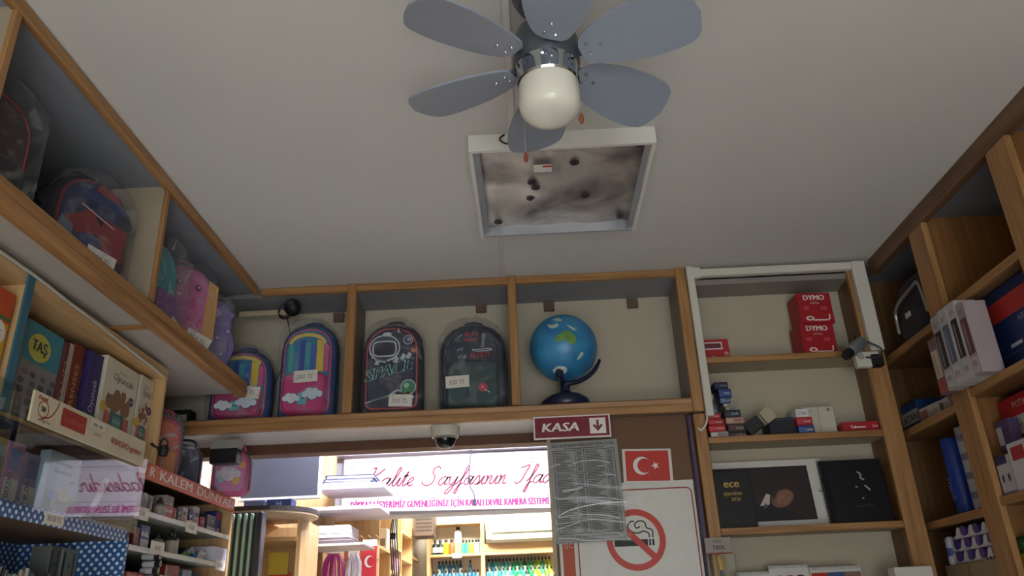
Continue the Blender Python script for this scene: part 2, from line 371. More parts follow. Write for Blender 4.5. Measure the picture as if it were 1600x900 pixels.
# ------------------------------------------------------------------ glazed pen case under it
t = thing('display_case', 'glazed display case lined with blue polka-dot card', 'display case', (-1.45, 2.2, 1.4))
PK = polka()
MB().box(-1.62, -1.612, 1.2, 2.545, 1.4, 1.93).build('back_lining', PK, t, world=True)
MB().box(-1.612, -1.275, 2.545, 2.56, 1.4, 1.712).build('end_lining', PK, t, world=True)
MB().box(-1.612, -1.275, 2.545, 2.56, 1.712, 1.93).build('end_board', C('#2a2622', 0.6), t, world=True)  # upper end lining, coloured dark as if unlit so the pane's reflection shows
MB().box(-1.612, -1.285, 1.2, 2.545, 1.922, 1.93).build('top_lining', C('#1d2a44', 0.6), t, world=True)  # shade of the unlit bay put into the plain navy colour
MB().box(-1.612, -1.285, 1.2, 2.545, 1.705, 1.722).build('shelf', C('#6e5640', 0.6), t, world=True)
MB().cbox(-1.285, -1.278, 1.2, 2.55, 1.7, 1.74, 0.001).build('shelf_edge_strip', PK, t, world=True)
MB().box(-1.612, -1.285, 1.2, 2.545, 1.4, 1.42).build('base_board', C('#3b4d6b', 0.6), t, world=True)
gp = MB().box(-0.002, 0.002, -0.34, 0.345, 0.0, 0.235).build('glass_pane', glass('pane_glass', 2.1), t)
gp.location = (-1.268+1.45, 2.235-2.2, 1.728-1.4); gp.rotation_euler = (0, math.radians(1.4), 0); gp['label'] = 'clear glass front pane'
gp2 = MB().box(-0.002, 0.002, -0.32, 0.345, 0.0, 0.29).build('glass_pane', glass('pane_glass'), t)
gp2.location = (-1.282+1.45, 1.55-2.2, 1.728-1.4)

# ------------------------------------------------------------------ shelf under the pen sign
t = thing('display_shelf', 'ink and glue shelf unit with glass shelves under the orange sign', 'shelf', (-1.45, 3.0, 1.4))
MB().box(-1.65, -1.635, 2.562, 3.43, 1.4, 1.93).build('back_panel', C('#4c4038', 0.6), t, world=True)
MB().box(-1.65, -1.275, 3.41, 3.43, 1.3, 1.955).build('side_board', LZ, t, world=True)
MB().box(-1.65, -1.28, 2.745, 3.409, 1.94, 1.955).build('top_board', C('#5b4836', 0.6), t, world=True)
for z in (1.807, 1.693, 1.57):
    MB().box(-1.635, -1.285, 2.57, 3.405, z-0.008, z).build('shelf', C('#b7beb8', 0.4), t, world=True)
    MB().cbox(-1.285, -1.275, 2.57, 3.405, z-0.014, z+0.003, 0.002).build('shelf_edge', C('#d9dcd4', 0.3), t, world=True)
s = thing('shop_sign', 'long orange sign lettered KALEM DÜNYASI above the ink shelves', 'sign', (-1.272, 3.0, 1.905))
MB().cbox(-1.274, -1.264, 2.6, 3.41, 1.905, 1.957, 0.001).build('board', C('#c8623c', 0.5), s, world=True)
for (tx, y_, wd_) in (('R', 2.615, 0.032), ('KALEM', 2.69, 0.27), ('DÜNYASI', 3.01, 0.38)): MB().text(tx, (-1.2632, y_, 1.916), UY, UZ, size=0.046, fit=wd_, bold=0.0014).build('lettering', C('#efe3d6', 0.5), s, world=True)
# ================================================================== ceiling fan
def fan():
    c = np.array([0.085, 1.48]); zb = 2.60
    t = thing('ceiling_fan', 'grey six-blade ceiling fan with a frosted glass lamp', 'fan', (c[0], c[1], 2.84))
    def L(z): return z-2.84
    MB().lathe([(0.0, 0), (0.075, 0), (0.075, -0.03), (0.06, -0.06), (0.02, -0.075), (0.02, -0.13), (0.07, -0.15), (0.078, -0.18), (0.078, -0.235), (0.07, -0.25), (0.0, -0.25)], 32, cap=False).build('motor_housing', C('#4f545e', 0.35, 0.3), t, smooth=True)
    CH = C('#b8bcc2', 0.12, 1.0, var=0.02)
    MB().lathe([(0.0, L(2.60)), (0.068, L(2.60)), (0.072, L(2.594)), (0.072, L(2.548)), (0.068, L(2.543)), (0, L(2.543))], 40, cap=False).build('chrome_ring', CH, t, smooth=0.5)
    MB().lathe([(0.068, L(2.545)), (0.0705, L(2.535)), (0.0705, L(2.492)), (0.067, L(2.474)), (0.058, L(2.462)), (0.042, L(2.455)), (0.02, L(2.452)), (0.0, L(2.4515))], 40, cap=False).build('lamp_glass', C('#e8e4da', 0.2, var=0.02), t, smooth=1.2)
    lw = MB()
    for a in range(0, 360, 60):
        x, y = 0.073*math.cos(math.radians(a+20)), 0.073*math.sin(math.radians(a+20)); lw.lathe([(0.0, -0.004), (0.004, -0.004), (0.004, 0.004), (0.0, 0.004)], 8, c=(x, y, L(2.585)))
    lw.build('ring_screws', CH, t)
    BL = C('#8f97a6', 0.45, var=0.03)
    # blade outline, root to tip (r, offset): straighter leading edge, bulging trailing edge, slanted rounded tip
    lead = cr([(0.085, 0.022), (0.10, 0.036), (0.15, 0.052), (0.22, 0.066), (0.29, 0.070), (0.335, 0.062), (0.352, 0.045)], 4)
    trail = cr([(0.362, 0.010), (0.350, -0.030), (0.325, -0.056), (0.26, -0.063), (0.18, -0.057), (0.12, -0.042), (0.095, -0.028), (0.085, -0.012)], 4)
    out = lead+trail
    for k in range(6):
        a = math.radians(34+60*k); b = MB(); b.prism([(p[0], p[1]*1.2) for p in out], 'z', -0.003, 0.003)
        M = Matrix.Translation((0, 0, L(zb)+0.008)) @ Matrix.Rotation(a, 4, 'Z') @ Matrix.Rotation(math.radians(-13), 4, 'X')
        o = b.xf(M).build('blade', BL, t)
        sc_ = MB()
        for (r, q) in ((0.105, 0.012), (0.105, -0.014), (0.135, 0.0)):
            sc_.lathe([(0.0, -0.0062), (0.003, -0.006), (0.0045, -0.004), (0.0045, -0.002)], 10, c=(r, q, 0), cap=False)
        sc_.xf(M).build('screws', CH, o, smooth=True)
        MB().prism([(0.07, -0.014), (0.12, -0.024), (0.15, -0.008), (0.15, 0.008), (0.12, 0.024), (0.07, 0.014)], 'z', 0.003, 0.008).xf(M).build('blade_iron', C('#5b616c', 0.4, 0.5), o)
    for (x, y, z0, z1, knob) in ((-0.058, 0.052, 2.552, 2.39, False), (0.062, -0.045, 2.552, 2.42, True)):
        ch = MB().tube([(x, y, L(z0)), (x*1.03, y, L((z0+z1)/2)), (x*1.03, y, L(z1))], 0.0011, 5).build('pull_chain', C('#c9c4b8', 0.3, 0.8), t)
        MB().lathe([(0.0, 0.012), (0.002, 0.012), (0.0055, 0.002), (0.006, -0.006), (0.004, -0.014), (0.0, -0.015)], 12, c=(x*1.03, y, L(z1)), cap=False).build('pull_knob', C('#8a4a30', 0.4), ch, smooth=True)
fan()

# ------------------------------------------------------------------ empty square ceiling light
t = thing('ceiling_light', 'square white ceiling light without cover showing stained reflector', 'light', (0.15, 2.4, 2.84))
x0, x1, y0, y1, z0 = -0.145, 0.445, 2.09, 2.69, 2.778
WM = C('#e3e0da', 0.4, var=0.03)
f = MB(); f.box(x0, x1, y0, y0+0.012, z0, 2.839); f.box(x0, x0+0.012, y0+0.012, y1, z0, 2.839); f.box(x1-0.012, x1, y0+0.012, y1, z0, 2.839)
f.build('frame', WM, t, world=True)
MB().box(x0+0.012, x1-0.012, y1-0.012, y1, z0+0.004, 2.84).build('end_plate', C('#b4b8c0', 0.4, 0.3), t, world=True)
for xa in (x0+0.012, x1-0.034): MB().prism([(xa, z0+0.004), (xa+0.022, z0+0.012), (xa+0.022, z0+0.016), (xa, z0+0.008)], 'y', y0+0.012, y1-0.012).build('side_flange', C('#b7bac2', 0.35, 0.4), t, world=True)
FO = foil(); bb = MB(); N = 14
for i in range(N+1):
    for j in range(N+1):
        u, v = i/N, j/N
        bulge = 0.012*math.sin(u*9+1)*math.sin(v*7)+0.01*math.exp(-((u-0.3)**2+(v-0.75)**2)*40)+0.01*math.exp(-((u-0.7)**2+(v-0.75)**2)*40)
        bb.v.append((x0+0.013+u*(x1-x0-0.026), y0+0.012+v*(y1-y0-0.024), 2.826-abs(bulge)))
bb.f = [(i*(N+1)+j, i*(N+1)+j+1, (i+1)*(N+1)+j+1, (i+1)*(N+1)+j) for i in range(N) for j in range(N)]; bb.m = [0]*len(bb.f)
bb.build('reflector', FO, t, world=True, smooth=3.0)
for (u, v) in ((0.12, 0.9), (0.9, 0.9), (0.93, 0.1), (0.33, 0.62), (0.66, 0.62), (0.36, 0.5), (0.58, 0.25), (0.34, 0.44)):
    MB().lathe([(0.0, 0), (0.016, 0), (0.016, 0.004), (0.006, 0.004), (0.006, -0.006), (0, -0.006)], 14, c=(x0+u*(x1-x0), y0+v*(y1-y0), 2.812), cap=False).build('socket_plug', C('#4d4048', 0.4, 0.3), t, world=True)
MB().box(0.06, 0.12, 2.22, 2.26, 2.796, 2.8, 0).build('rating_sticker', C('#e9e5df'), t, world=True)
MB().box(0.09, 0.12, 2.22, 2.23, 2.7945, 2.7958, 0).build('rating_stripe', C('#c23b30'), t, world=True)
MB().tube(cr([(-0.03, 2.082, 2.83), (-0.045, 2.075, 2.81), (-0.03, 2.07, 2.79), (0.0, 2.072, 2.785), (0.015, 2.08, 2.8)]), 0.003, 6).build('loose_wire', INK, t, world=True)
# white cable cover on the ceiling, either side of the lamp
for (ya, yb, xa, lab) in ((0.6, 2.085, -0.005, 'white cable cover on the ceiling between the fan and the open lamp'), (2.7, 3.185, -0.075, 'thin white cable cover on the ceiling between lamp and cubby shelf')):
    wv = 0.022 if ya < 1 else 0.012
    tag(MB().cbox(xa-wv/2, xa+wv/2, ya, yb, 2.828, 2.8405, 0.003).build('cable_cover', C('#dcd8d0', 0.5)), lab, 'cable cover')

# ------------------------------------------------------------------ white trunking round the bookcase, with bullet camera
t = thing('cable_trunking', 'white plastic cable trunking framing the top of the bookcase', 'cable trunking', (0.745, 3.18, 2.17))
TW = C('#d5d0c6', 0.5, var=0.03)
MB().cbox(0.728, 0.76, 3.163, 3.193, 2.165, 2.838, 0.003).build('side_duct', TW, t, world=True)
MB().cbox(0.755, 1.446, 3.163, 3.193, 2.785, 2.82, 0.003).build('top_duct', TW, t, world=True)
MB().cbox(1.447, 1.505, 3.161, 3.193, 2.41, 2.822, 0.003).build('side_duct', TW, t, world=True)
MB().cbox(0.727, 0.79, 3.160, 3.193, 2.78, 2.83, 0.004).build('corner_cover', TW, t, world=True)
MB().tube(cr([(0.735, 3.18, 2.17), (0.72, 3.17, 2.13), (0.70, 3.175, 2.11), (0.69, 3.18, 2.12)]), 0.005, 6).build('cable', TW, t, world=True)
c0 = ay(1340, 548, 3.13)
t = thing('security_camera', 'small grey bullet security camera on a white junction box', 'camera', c0)
bx_ = MB().cbox(0.0, 0.10, 0.03, 0.065, -0.06, 0.005, 0.004).build('junction_box', TW, t)
d = (Vector(ay(1308, 578, 3.08))-Vector(c0)).normalized()
p0 = Vector((0, 0, 0.02)); q = d.to_track_quat('Z', 'Y').to_matrix().to_4x4() @ Matrix.Scale(0.85, 4)
MB().lathe([(0, -0.05), (0.026, -0.05), (0.03, -0.045), (0.03, 0.055), (0.027, 0.06), (0, 0.06)], 18, cap=False).xf(Matrix.Translation(p0) @ q).build('housing', C('#8b8d93', 0.35, 0.3), t, smooth=True)
MB().lathe([(0, 0.06), (0.024, 0.06), (0.024, 0.09), (0.02, 0.105), (0.012, 0.105), (0.012, 0.1), (0, 0.1)], 18, cap=False).xf(Matrix.Translation(p0) @ q).build('lens_barrel', INK, t, smooth=True)
MB().tube([(0, 0, 0.0), (0.02, 0.02, -0.02), (0.03, 0.04, -0.02)], 0.009, 8).build('mount_arm', C('#b4b2ad'), t)
MB().tube(cr([(0.04, 0.03, -0.02), (0.08, 0.01, -0.03), (0.1, 0.0, 0.0), (0.06, 0.0, 0.03), (0.02, 0.01, 0.05), (0.0, 0.0, 0.06)]), 0.004, 6).build('cable', INK, t)
MB().cbox(0.06, 0.11, 0.02, 0.06, -0.06, -0.01, 0.004).build('plug', INK, t)

# dome camera under the ledge
dc = az(694, 664, 2.193)
t = thing('security_camera', 'dome security camera with dark glass hanging under the wooden ledge', 'camera', (dc[0], 3.27, 2.1925))
MB().lathe([(0, 0), (0.06, 0), (0.061, -0.004), (0.059, -0.03), (0.056, -0.043), (0.0, -0.044)], 32, cap=False).build('housing', C('#cfcabd', 0.45), t, smooth=0.6)
MB().lathe([(0.046, -0.043), (0.045, -0.055), (0.038, -0.073), (0.024, -0.085), (0.008, -0.09), (0.0, -0.0905)], 28, cap=False).build('dome', C('#15161c', 0.06), t, smooth=1.5)
MB().lathe([(0.047, -0.04), (0.05, -0.043), (0.05, -0.05), (0.046, -0.051)], 28, cap=False).build('trim_ring', C('#8f8b82', 0.3), t, smooth=True)
# small camera with coiled wire on a rod in the corner
p = ay(457, 481, 3.25)
t = thing('webcam', 'small black camera with coiled wire on a wooden rod in the corner', 'camera', p)
MB().lathe([(0, -0.035), (0.02, -0.034), (0.034, -0.02), (0.038, 0), (0.034, 0.02), (0.02, 0.034), (0, 0.035)], 18, cap=False).xf(Matrix.Rotation(math.radians(75), 4, 'X')).build('body', INK, t, smooth=1.2)
MB().lathe([(0.014, 0.03), (0.016, 0.038), (0.012, 0.039), (0.0, 0.036)], 16, cap=False).xf(Matrix.Rotation(math.radians(75), 4, 'X')).build('lens', C('#3a3f4a', 0.1), t)
co = MB()
for k in range(3): co.tube([(-0.02+0.03*math.cos(a), -0.03-0.004*k, -0.035+0.03*math.sin(a)+0.004*k) for a in [2*math.pi*i/20 for i in range(20)]], 0.0022, 5, closed=True)
co.build('coiled_wire', INK, t)
MB().cbox(-0.24, -0.01, 0.0, 0.016, -0.03, -0.005, 0.002).build('rod', C('#b7a88b', 0.6), t)
MB().tube(cr([(-0.03, 0.03, -0.03), (-0.05, 0.165, -0.12), (-0.11, 0.172, -0.3)]), 0.0025, 5).build('wire', INK, t)

# ================================================================== globe
gc = ay(880.5, 544, 3.272); gr = 0.148; gc = (gc[0], 3.272, gc[2])
t = thing('desk_globe', 'blue desk globe on a dark stand in the cubby shelf', 'globe', (gc[0], gc[1], 2.25))
def gp_(u, v, r):  # u, v in picture-like coordinates on the front half of the ball, looking down the line from the viewer
    d = Vector(gc)-Vector(EYE); d.normalize(); rt = d.cross(Vector((0, 0, 1))).normalized(); up = rt.cross(d)
    w_ = math.sqrt(max(0.0, 1-u*u-v*v)); return Vector(gc)+(rt*u+up*v-d*w_)*r
b = MB(); n = 40
b.lathe([(gr*math.sin(math.pi*i/n), -gr*math.cos(math.pi*i/n)) for i in range(n+1)], 48, c=gc, cap=False)
ball = b.build('ball', globe_mat(), t, world=True, smooth=3.0)
def land(name, pts, mat):
    P = cr(pts+[pts[0]], 3)[:-1]; cx = sum(p[0] for p in P)/len(P); cy = sum(p[1] for p in P)/len(P); m_ = MB(); V = []; R = 6
    for k in range(R+1):
        for p in P: V.append(gp_(cx+(p[0]-cx)*k/R, cy+(p[1]-cy)*k/R, gr*1.004))
    L = len(P); m_.add(V, [(k*L+i, k*L+(i+1) % L, (k+1)*L+(i+1) % L, (k+1)*L+i) for k in range(R) for i in range(L)])
    m_.build(name, mat, ball, world=True, smooth=3.0)
GL, GP = C('#6d9a4a', 0.4, var=0.35, scale=40), C('#b9cbbb', 0.4, var=0.2)
land('continent', [(-0.22, 0.28), (-0.12, 0.40), (-0.02, 0.44), (0.05, 0.52), (0.1, 0.46), (0.17, 0.52), (0.24, 0.44), (0.36, 0.32), (0.38, 0.2), (0.26, 0.08), (0.16, 0.14), (0.05, 0.24), (-0.08, 0.2), (-0.2, 0.2)], GL)
land('island', [(-0.42, 0.72), (-0.3, 0.68), (-0.14, 0.72), (-0.1, 0.64), (-0.25, 0.58), (-0.38, 0.62)], GP)
land('island', [(-0.28, 0.84), (-0.1, 0.88), (0.02, 0.8), (-0.1, 0.78)], GP)
land('island', [(0.12, 0.66), (0.28, 0.6), (0.42, 0.46), (0.3, 0.5), (0.2, 0.58)], GP)
land('island', [(0.44, -0.2), (0.5, -0.14), (0.56, -0.2), (0.42, -0.34), (0.36, -0.34)], GP)
land('ice_cap', [(-0.36, -0.6), (-0.2, -0.5), (0.0, -0.52), (0.06, -0.6), (0.02, -0.7), (-0.14, -0.76), (-0.3, -0.72)], C('#cdd8d6', 0.4))
NV = C('#1c2140', 0.3)
pole = gp_(-0.16, -0.66, gr*1.02)
ar = [pole+(pole-Vector(gc)).normalized()*0.012]
for k in range(1, 12):
    a = math.radians(-104+k*11); ar.append(Vector((gc[0]+(gr+0.016)*math.sin(math.radians(-12+k*7.5)), gc[1]+0.02-0.04*(1-k/11), gc[2]-(gr+0.016)*math.cos(math.radians(-12+k*7.5)))))
MB().tube(ar, [0.012]*2+[0.010]*8+[0.007]*2, 10).build('meridian_arm', NV, t, world=True, smooth=True)
MB().lathe([(0, 0.012), (0.012, 0.012), (0.018, 0), (0.014, -0.02), (0, -0.024)], 16, c=tuple(pole), cap=False).build('pole_cap', NV, t, world=True, smooth=True)
st = MB(); st.lathe([(0.0, 0.0), (0.098, 0.0), (0.104, 0.012), (0.098, 0.034), (0.07, 0.052), (0.03, 0.062), (0.022, 0.075), (0.022, 0.1), (0.0, 0.102)], 32, c=(gc[0]-0.005, gc[1], 2.2508), cap=False)
st.build('stand', NV, t, world=True, smooth=0.9)
MB().tube(cr([(pole[0], pole[1]-0.005, pole[2]-0.02), (pole[0]-0.005, 3.22, 2.29), (gc[0]-0.09, 3.21, 2.275), (gc[0]-0.12, 3.235, 2.2545)]), 0.003, 6).build('power_cord', INK, t, world=True)
# ================================================================== helpers for goods
def outl(w, h, n=10, rb=0.035, arch=0.48, e=2.2):
    a = w*arch; P = []
    for k in range(5): t_ = math.pi/2*k/4; P.append((w/2-rb+rb*math.sin(t_), rb-rb*math.cos(t_)))
    for k in range(n+1):
        t_ = math.pi*k/n; c, s_ = math.cos(t_), math.sin(t_)
        P.append((w/2*math.copysign(abs(c)**(2/e), c), h-a+a*abs(s_)**(2/e)))
    for k in range(5): t_ = math.pi/2*k/4; P.append((-w/2+rb-rb*math.cos(t_), rb-rb*math.sin(t_)))
    return P
def loft(P, layers, cx, cz, m=0, jit=0.0, rnd=None):
    b = MB(); n = len(P); V = []
    for (y, s_) in layers:
        for p in P:
            j = (rnd.uniform(-jit, jit), rnd.uniform(-jit, jit), rnd.uniform(-jit, jit)) if jit else (0, 0, 0)
            V.append((cx+(p[0]-cx)*s_+j[0], y+j[1], max(0.001, cz+(p[1]-cz)*s_+j[2])))
    F_ = [(k*n+i, k*n+(i+1) % n, (k+1)*n+(i+1) % n, (k+1)*n+i) for k in range(len(layers)-1) for i in range(n)]
    F_ += [tuple(range(n)), tuple(range((len(layers)-1)*n, len(layers)*n))[::-1]]
    return b.add(V, F_, m)
BAGS = 'school bags on the ceiling shelves'
def price_card(t, x, z, y, txt, w_=0.10, h_=0.052, rot=0.0):
    b = MB().box(-w_/2, w_/2, -0.0008, 0.0008, -h_/2, h_/2)
    M = Matrix.Translation((x, y, z)) @ Matrix.Rotation(rot, 4, 'Y')
    o = b.xf(M).build('price_tag', CARD, t); o['label'] = 'white handwritten price card'
    MB().text(txt, (-w_*0.38, -0.0016, -h_*0.2), UX, UZ, size=h_*0.5, fit=w_*0.7, shear=0.15).xf(M).build('lettering', C('#77727a'), o)
def bag(label, loc, rz, w, h, d, body, panel, trim, pocket=None, print_fn=None, card=None, wrap=0.12, ph=0.42, group=BAGS, tilt=0.0, name='school_bag'):
    t = thing(name, label, 'backpack', loc, rz, group, rx=tilt)
    P = outl(w, h); cz = h*0.46; rnd = random.Random(hash(label) % 1000 if False else len(label))
    loft(P, [(-d/2, 0.86), (-d/2+0.012, 0.95), (-d/4, 1.0), (d/4, 1.0), (d/2-0.012, 0.96), (d/2, 0.88)], 0, cz).build('body', C(body, 0.7, bump=0.1), t, smooth=0.8)
    Pp = [(p[0]*0.84, cz+(p[1]-cz)*0.86) for p in P]
    loft(Pp, [(-d/2-0.02, 0.9), (-d/2-0.014, 0.97), (-d/2+0.004, 1.0)], 0, cz).build('front_panel', C(panel, 0.65, bump=0.08), t, smooth=0.8)
    pip = [(p[0]*1.0, -d/2-0.006, cz+(p[1]-cz)*1.0) for p in Pp]
    MB().tube(pip, 0.0055, 6, closed=True).build('piping', C(trim, 0.5), t, smooth=True)
    zp = [(p[0]*1.01, -d/4, cz+(p[1]-cz)*1.005) for p in P[3:-3]]
    MB().tube(zp, 0.004, 6).build('zipper', C('#2a2a33', 0.4), t, smooth=True)
    MB().tube(cr([(-0.04, 0.02, h-0.005), (-0.035, 0.02, h+0.022), (0, 0.02, h+0.03), (0.035, 0.02, h+0.022), (0.04, 0.02, h-0.005)]), 0.006, 6).build('handle', C(body, 0.6), t, smooth=True)
    for sx in (-1, 1): MB().tube(cr([(sx*w*0.3, d/2, h*0.86), (sx*w*0.36, d/2+0.012, h*0.5), (sx*w*0.4, d/2+0.004, h*0.1)]), 0.009, 6).build('shoulder_strap', C(trim, 0.7), t, smooth=True)
    yf = -d/2-0.021
    if pocket:
        pw, phh = w*0.80, h*ph; Q = outl(pw, phh, 8, 0.03, 0.12, 3.0); Q = [(p[0], p[1]+h*0.035) for p in Q]
        loft(Q, [(-d/2-0.05, 0.86), (-d/2-0.042, 0.95), (-d/2-0.01, 1.0)], 0, phh*0.5+0.015).build('pocket', C(pocket, 0.65, bump=0.08), t, smooth=0.8)
        MB().tube([(-pw*0.44, -d/2-0.036, h*0.035+phh*0.9), (0, -d/2-0.046, h*0.035+phh*0.92), (pw*0.44, -d/2-0.036, h*0.035+phh*0.9)], 0.0045, 6).build('pocket_zipper', C('#25253a', 0.4), t, smooth=True)
    if print_fn:
        mb, mats = MB(), []
        def col(hx):
            m_ = C(hx, 0.55)
            if m_ not in mats: mats.append(m_)
            return mats.index(m_)
        print_fn(mb, col, yf-0.001, w, h, -d/2-0.052); mb.build('print', mats, t)
    if card: price_card(t, card[0]*w, card[1]*h, (-d/2-0.056 if pocket and card[1] < ph else yf-0.006), card[2], rot=card[3] if len(card) > 3 else 0)
    if wrap:
        Pw = [(p[0]*1.04, max(0.002, p[1]*1.035)) for p in outl(w, h, 22)]
        wo = 0.066 if pocket else 0.034
        wl = loft(Pw, [(-d/2-wo, 0.9), (-d/2-wo*0.6, 1.0), (-d/6, 1.03), (d/6, 1.03), (d/2+0.015, 0.95)], 0, cz, jit=0.005, rnd=rnd)
        wl.build('plastic_wrap', film(wrap), t, smooth=1.2)
    return t
def blob(mb, x, z, y, r, m, sy=1.0, n=14): mb.disc((x, y, z), UX, UZ, r, n, m, sy)
def cloud(mb, x, z, y, s, mo, mi):
    for k, (dx, dz, r) in enumerate(((-1.2, 0, 0.55), (-0.5, 0.35, 0.75), (0.35, 0.3, 0.7), (1.1, 0, 0.55), (0, -0.15, 0.8))):
        blob(mb, x+dx*s, z+dz*s, y-0.0003*k, r*s*1.14, mo)
    for k, (dx, dz, r) in enumerate(((-1.2, 0, 0.55), (-0.5, 0.35, 0.75), (0.35, 0.3, 0.7), (1.1, 0, 0.55), (0, -0.15, 0.8))):
        blob(mb, x+dx*s, z+dz*s, y-0.002-0.0003*k, r*s, mi)
def rainbow_print(mb, col, y, w, h, yp):
    z0, z1 = h*0.47, h*0.80; cols = ['#3fb2a6', '#2f7fb8', '#2c4fa0', '#36a0b4', '#3567b8']; W = w*0.5
    for i, c_ in enumerate(cols):
        a = -W/2+W*i/5-0.02; mb.poly([(a, y, z0), (a+W/5*0.92, y, z0), (a+W/5*0.92, y, z1-0.01*abs(i-2)), (a, y, z1-0.012*abs(i-2))], col(c_))
    mb.poly([(W/2-0.018, y, z0), (W/2+0.012, y, z0), (W/2+0.012, y, z1-0.01), (W/2-0.018, y, z1+0.005)], col('#e8c33a'))
    mb.poly([(W/2+0.016, y, z0), (W/2+0.034, y, z0), (W/2+0.034, y, z1-0.03), (W/2+0.016, y, z1-0.012)], col('#e2467f'))
    arc = [(W*0.62*math.cos(a), h*0.76+h*0.1*math.sin(a)) for a in [math.pi*k/16 for k in range(17)]]
    mb.ribbon(arc, UX, UZ, (0, y-0.001, 0), 0.016, col('#e6c65a'))
    cloud(mb, w*0.17, h*0.22, yp, 0.026, col('#3c4a78'), col('#cfe0ea')); cloud(mb, -w*0.2, h*0.18, yp, 0.022, col('#3c4a78'), col('#dfe6ea'))
    mb.poly([(-w*0.1, yp-0.001, h*0.12), (w*0.06, yp-0.001, h*0.12), (w*0.08, yp-0.001, h*0.24), (-w*0.08, yp-0.001, h*0.24)], col('#58b7c9'))
    for sx in (-1, 1): blob(mb, sx*w*0.02, h*0.18, yp-0.003, 0.004, col('#24304f'))
def space_print(mb, col, y, w, h, yp):
    li, dk, mint = col('#cfd5da'), col('#202336'), col('#8fd0c2')
    cx, cz = -0.03, h*0.70
    blob(mb, cx, cz, y, 0.068, li, 0.9, 28); blob(mb, cx, cz, y-0.001, 0.063, col('#3a4058'), 0.88, 28)
    mb.ribbon([(cx+0.05*math.copysign(abs(math.cos(a))**0.5, math.cos(a)), cz-0.004+0.034*math.copysign(abs(math.sin(a))**0.5, math.sin(a))) for a in [2*math.pi*k/36 for k in range(37)]], UX, UZ, (0, y-0.002, 0), 0.006, li)
    blob(mb, cx, cz-0.004, y-0.0015, 0.046, dk, 0.68, 24)
    for k in range(9): a = math.pi*(1.1+0.1*k); blob(mb, cx+0.062*math.cos(a), cz-0.012+0.05*math.sin(a), y-0.003, 0.004, li, n=8)
    blob(mb, cx+0.01, cz+0.062, y-0.002, 0.02, li, 0.5); blob(mb, 0.072, h*0.78, y, 0.022, li); blob(mb, 0.072, h*0.78, y-0.001, 0.019, col('#4a5270')); blob(mb, 0.077, h*0.785, y-0.002, 0.010, col('#9aa2b4'))
    mb.poly([(0.085, y, h*0.66), (0.092, y, h*0.69), (0.102, y, h*0.675), (0.11, y, h*0.69), (0.108, y, h*0.64), (0.088, y, h*0.64)], col('#d8733f'))
    blob(mb, 0.035, h*0.885, y, 0.010, li); blob(mb, 0.04, h*0.888, y-0.001, 0.009, col('#232741'))
    for (x_, z_) in ((0.05, 0.6), (-0.06, 0.555), (0.02, 0.57), (0.075, 0.61), (-0.03, 0.575)):
        mb.poly([(x_-0.014, y, h*z_-0.012), (x_+0.004, y, h*z_-0.016), (x_+0.014, y, h*z_+0.006), (x_, y, h*z_+0.016)], col('#b9c4c8')); 
    u = np.array([0.97, 0, 0.24]); v = np.array([0.0, 0, 1.0])
    mb.text('SPACE', (-0.108, y-0.003, h*0.34), u, v, size=0.075, fit=0.20, m=mint, shear=0.15, bold=0.005)
    mb.text('SPACE', (-0.108, y-0.0045, h*0.343), u, v, size=0.071, fit=0.20, m=col('#232741'), shear=0.15, bold=0.0008)
    blob(mb, 0.075, h*0.27, y-0.001, 0.034, li); blob(mb, 0.075, h*0.27, y-0.002, 0.030, col('#3f8a6c')); blob(mb, 0.068, h*0.285, y-0.003, 0.012, col('#9fd6a8'))
    mb.ribbon(cr([(0.0, h*0.2), (0.03, h*0.24), (0.07, h*0.2), (0.1, h*0.16)]), UX, UZ, (0, y-0.001, 0), 0.008, li)
    for k in range(6): x_ = -0.105+0.018*k; mb.ribbon([(x_, h*(0.12+0.012*k)), (x_+0.035, h*(0.15+0.012*k))], UX, UZ, (0, y-0.001, 0), 0.006, mint if k % 2 else li)
    mb.poly([(0.06, y-0.002, h*0.2), (0.09, y-0.002, h*0.18), (0.075, y-0.002, h*0.225)], col('#d8733f'))
def alert_print(mb, col, y, w, h, yp):
    rd, lt = col('#9c3140'), col('#c6cbd0')
    mb.text('RUN', (-0.03, y, h*0.83), UX, UZ, size=0.03, fit=0.055, m=rd, bold=0.001); mb.text('AWAY', (-0.035, y, h*0.77), UX, UZ, size=0.026, fit=0.06, m=rd, bold=0.001)
    mb.text('ALERT!', (-0.012, y-0.001, h*0.585), UX, UZ, size=0.034, fit=0.085, m=rd, bold=0.0015)
    mb.text('DANGER', (0.052, y, h*0.70), (0.12, 0, 1.0), (-1, 0, 0.12), size=0.02, fit=0.065, m=lt)
    mb.ribbon(cr([(0.0, h*0.68), (0.03, h*0.675), (0.075, h*0.68), (0.085, h*0.665), (0.05, h*0.655), (0.01, h*0.66), (0.0, h*0.68)]), UX, UZ, (0, y-0.001, 0), 0.004, lt)
    for (x_, z_) in ((-0.05, 0.84), (-0.055, 0.60), (-0.035, 0.605), (-0.03, 0.592), (-0.06, 0.68), (-0.045, 0.685)):
        mb.ribbon([(x_-0.006, h*z_-0.005), (x_+0.006, h*z_+0.006)], UX, UZ, (0, y, 0), 0.003, lt)
    blob(mb, 0.045, h*0.23, yp, 0.019, col('#c2334a')); blob(mb, 0.043, h*0.235, yp-0.001, 0.007, col('#e07a84')); mb.ribbon([(0.05, h*0.21), (0.075, h*0.17)], UX, UZ, (0, yp-0.001, 0), 0.004, lt)
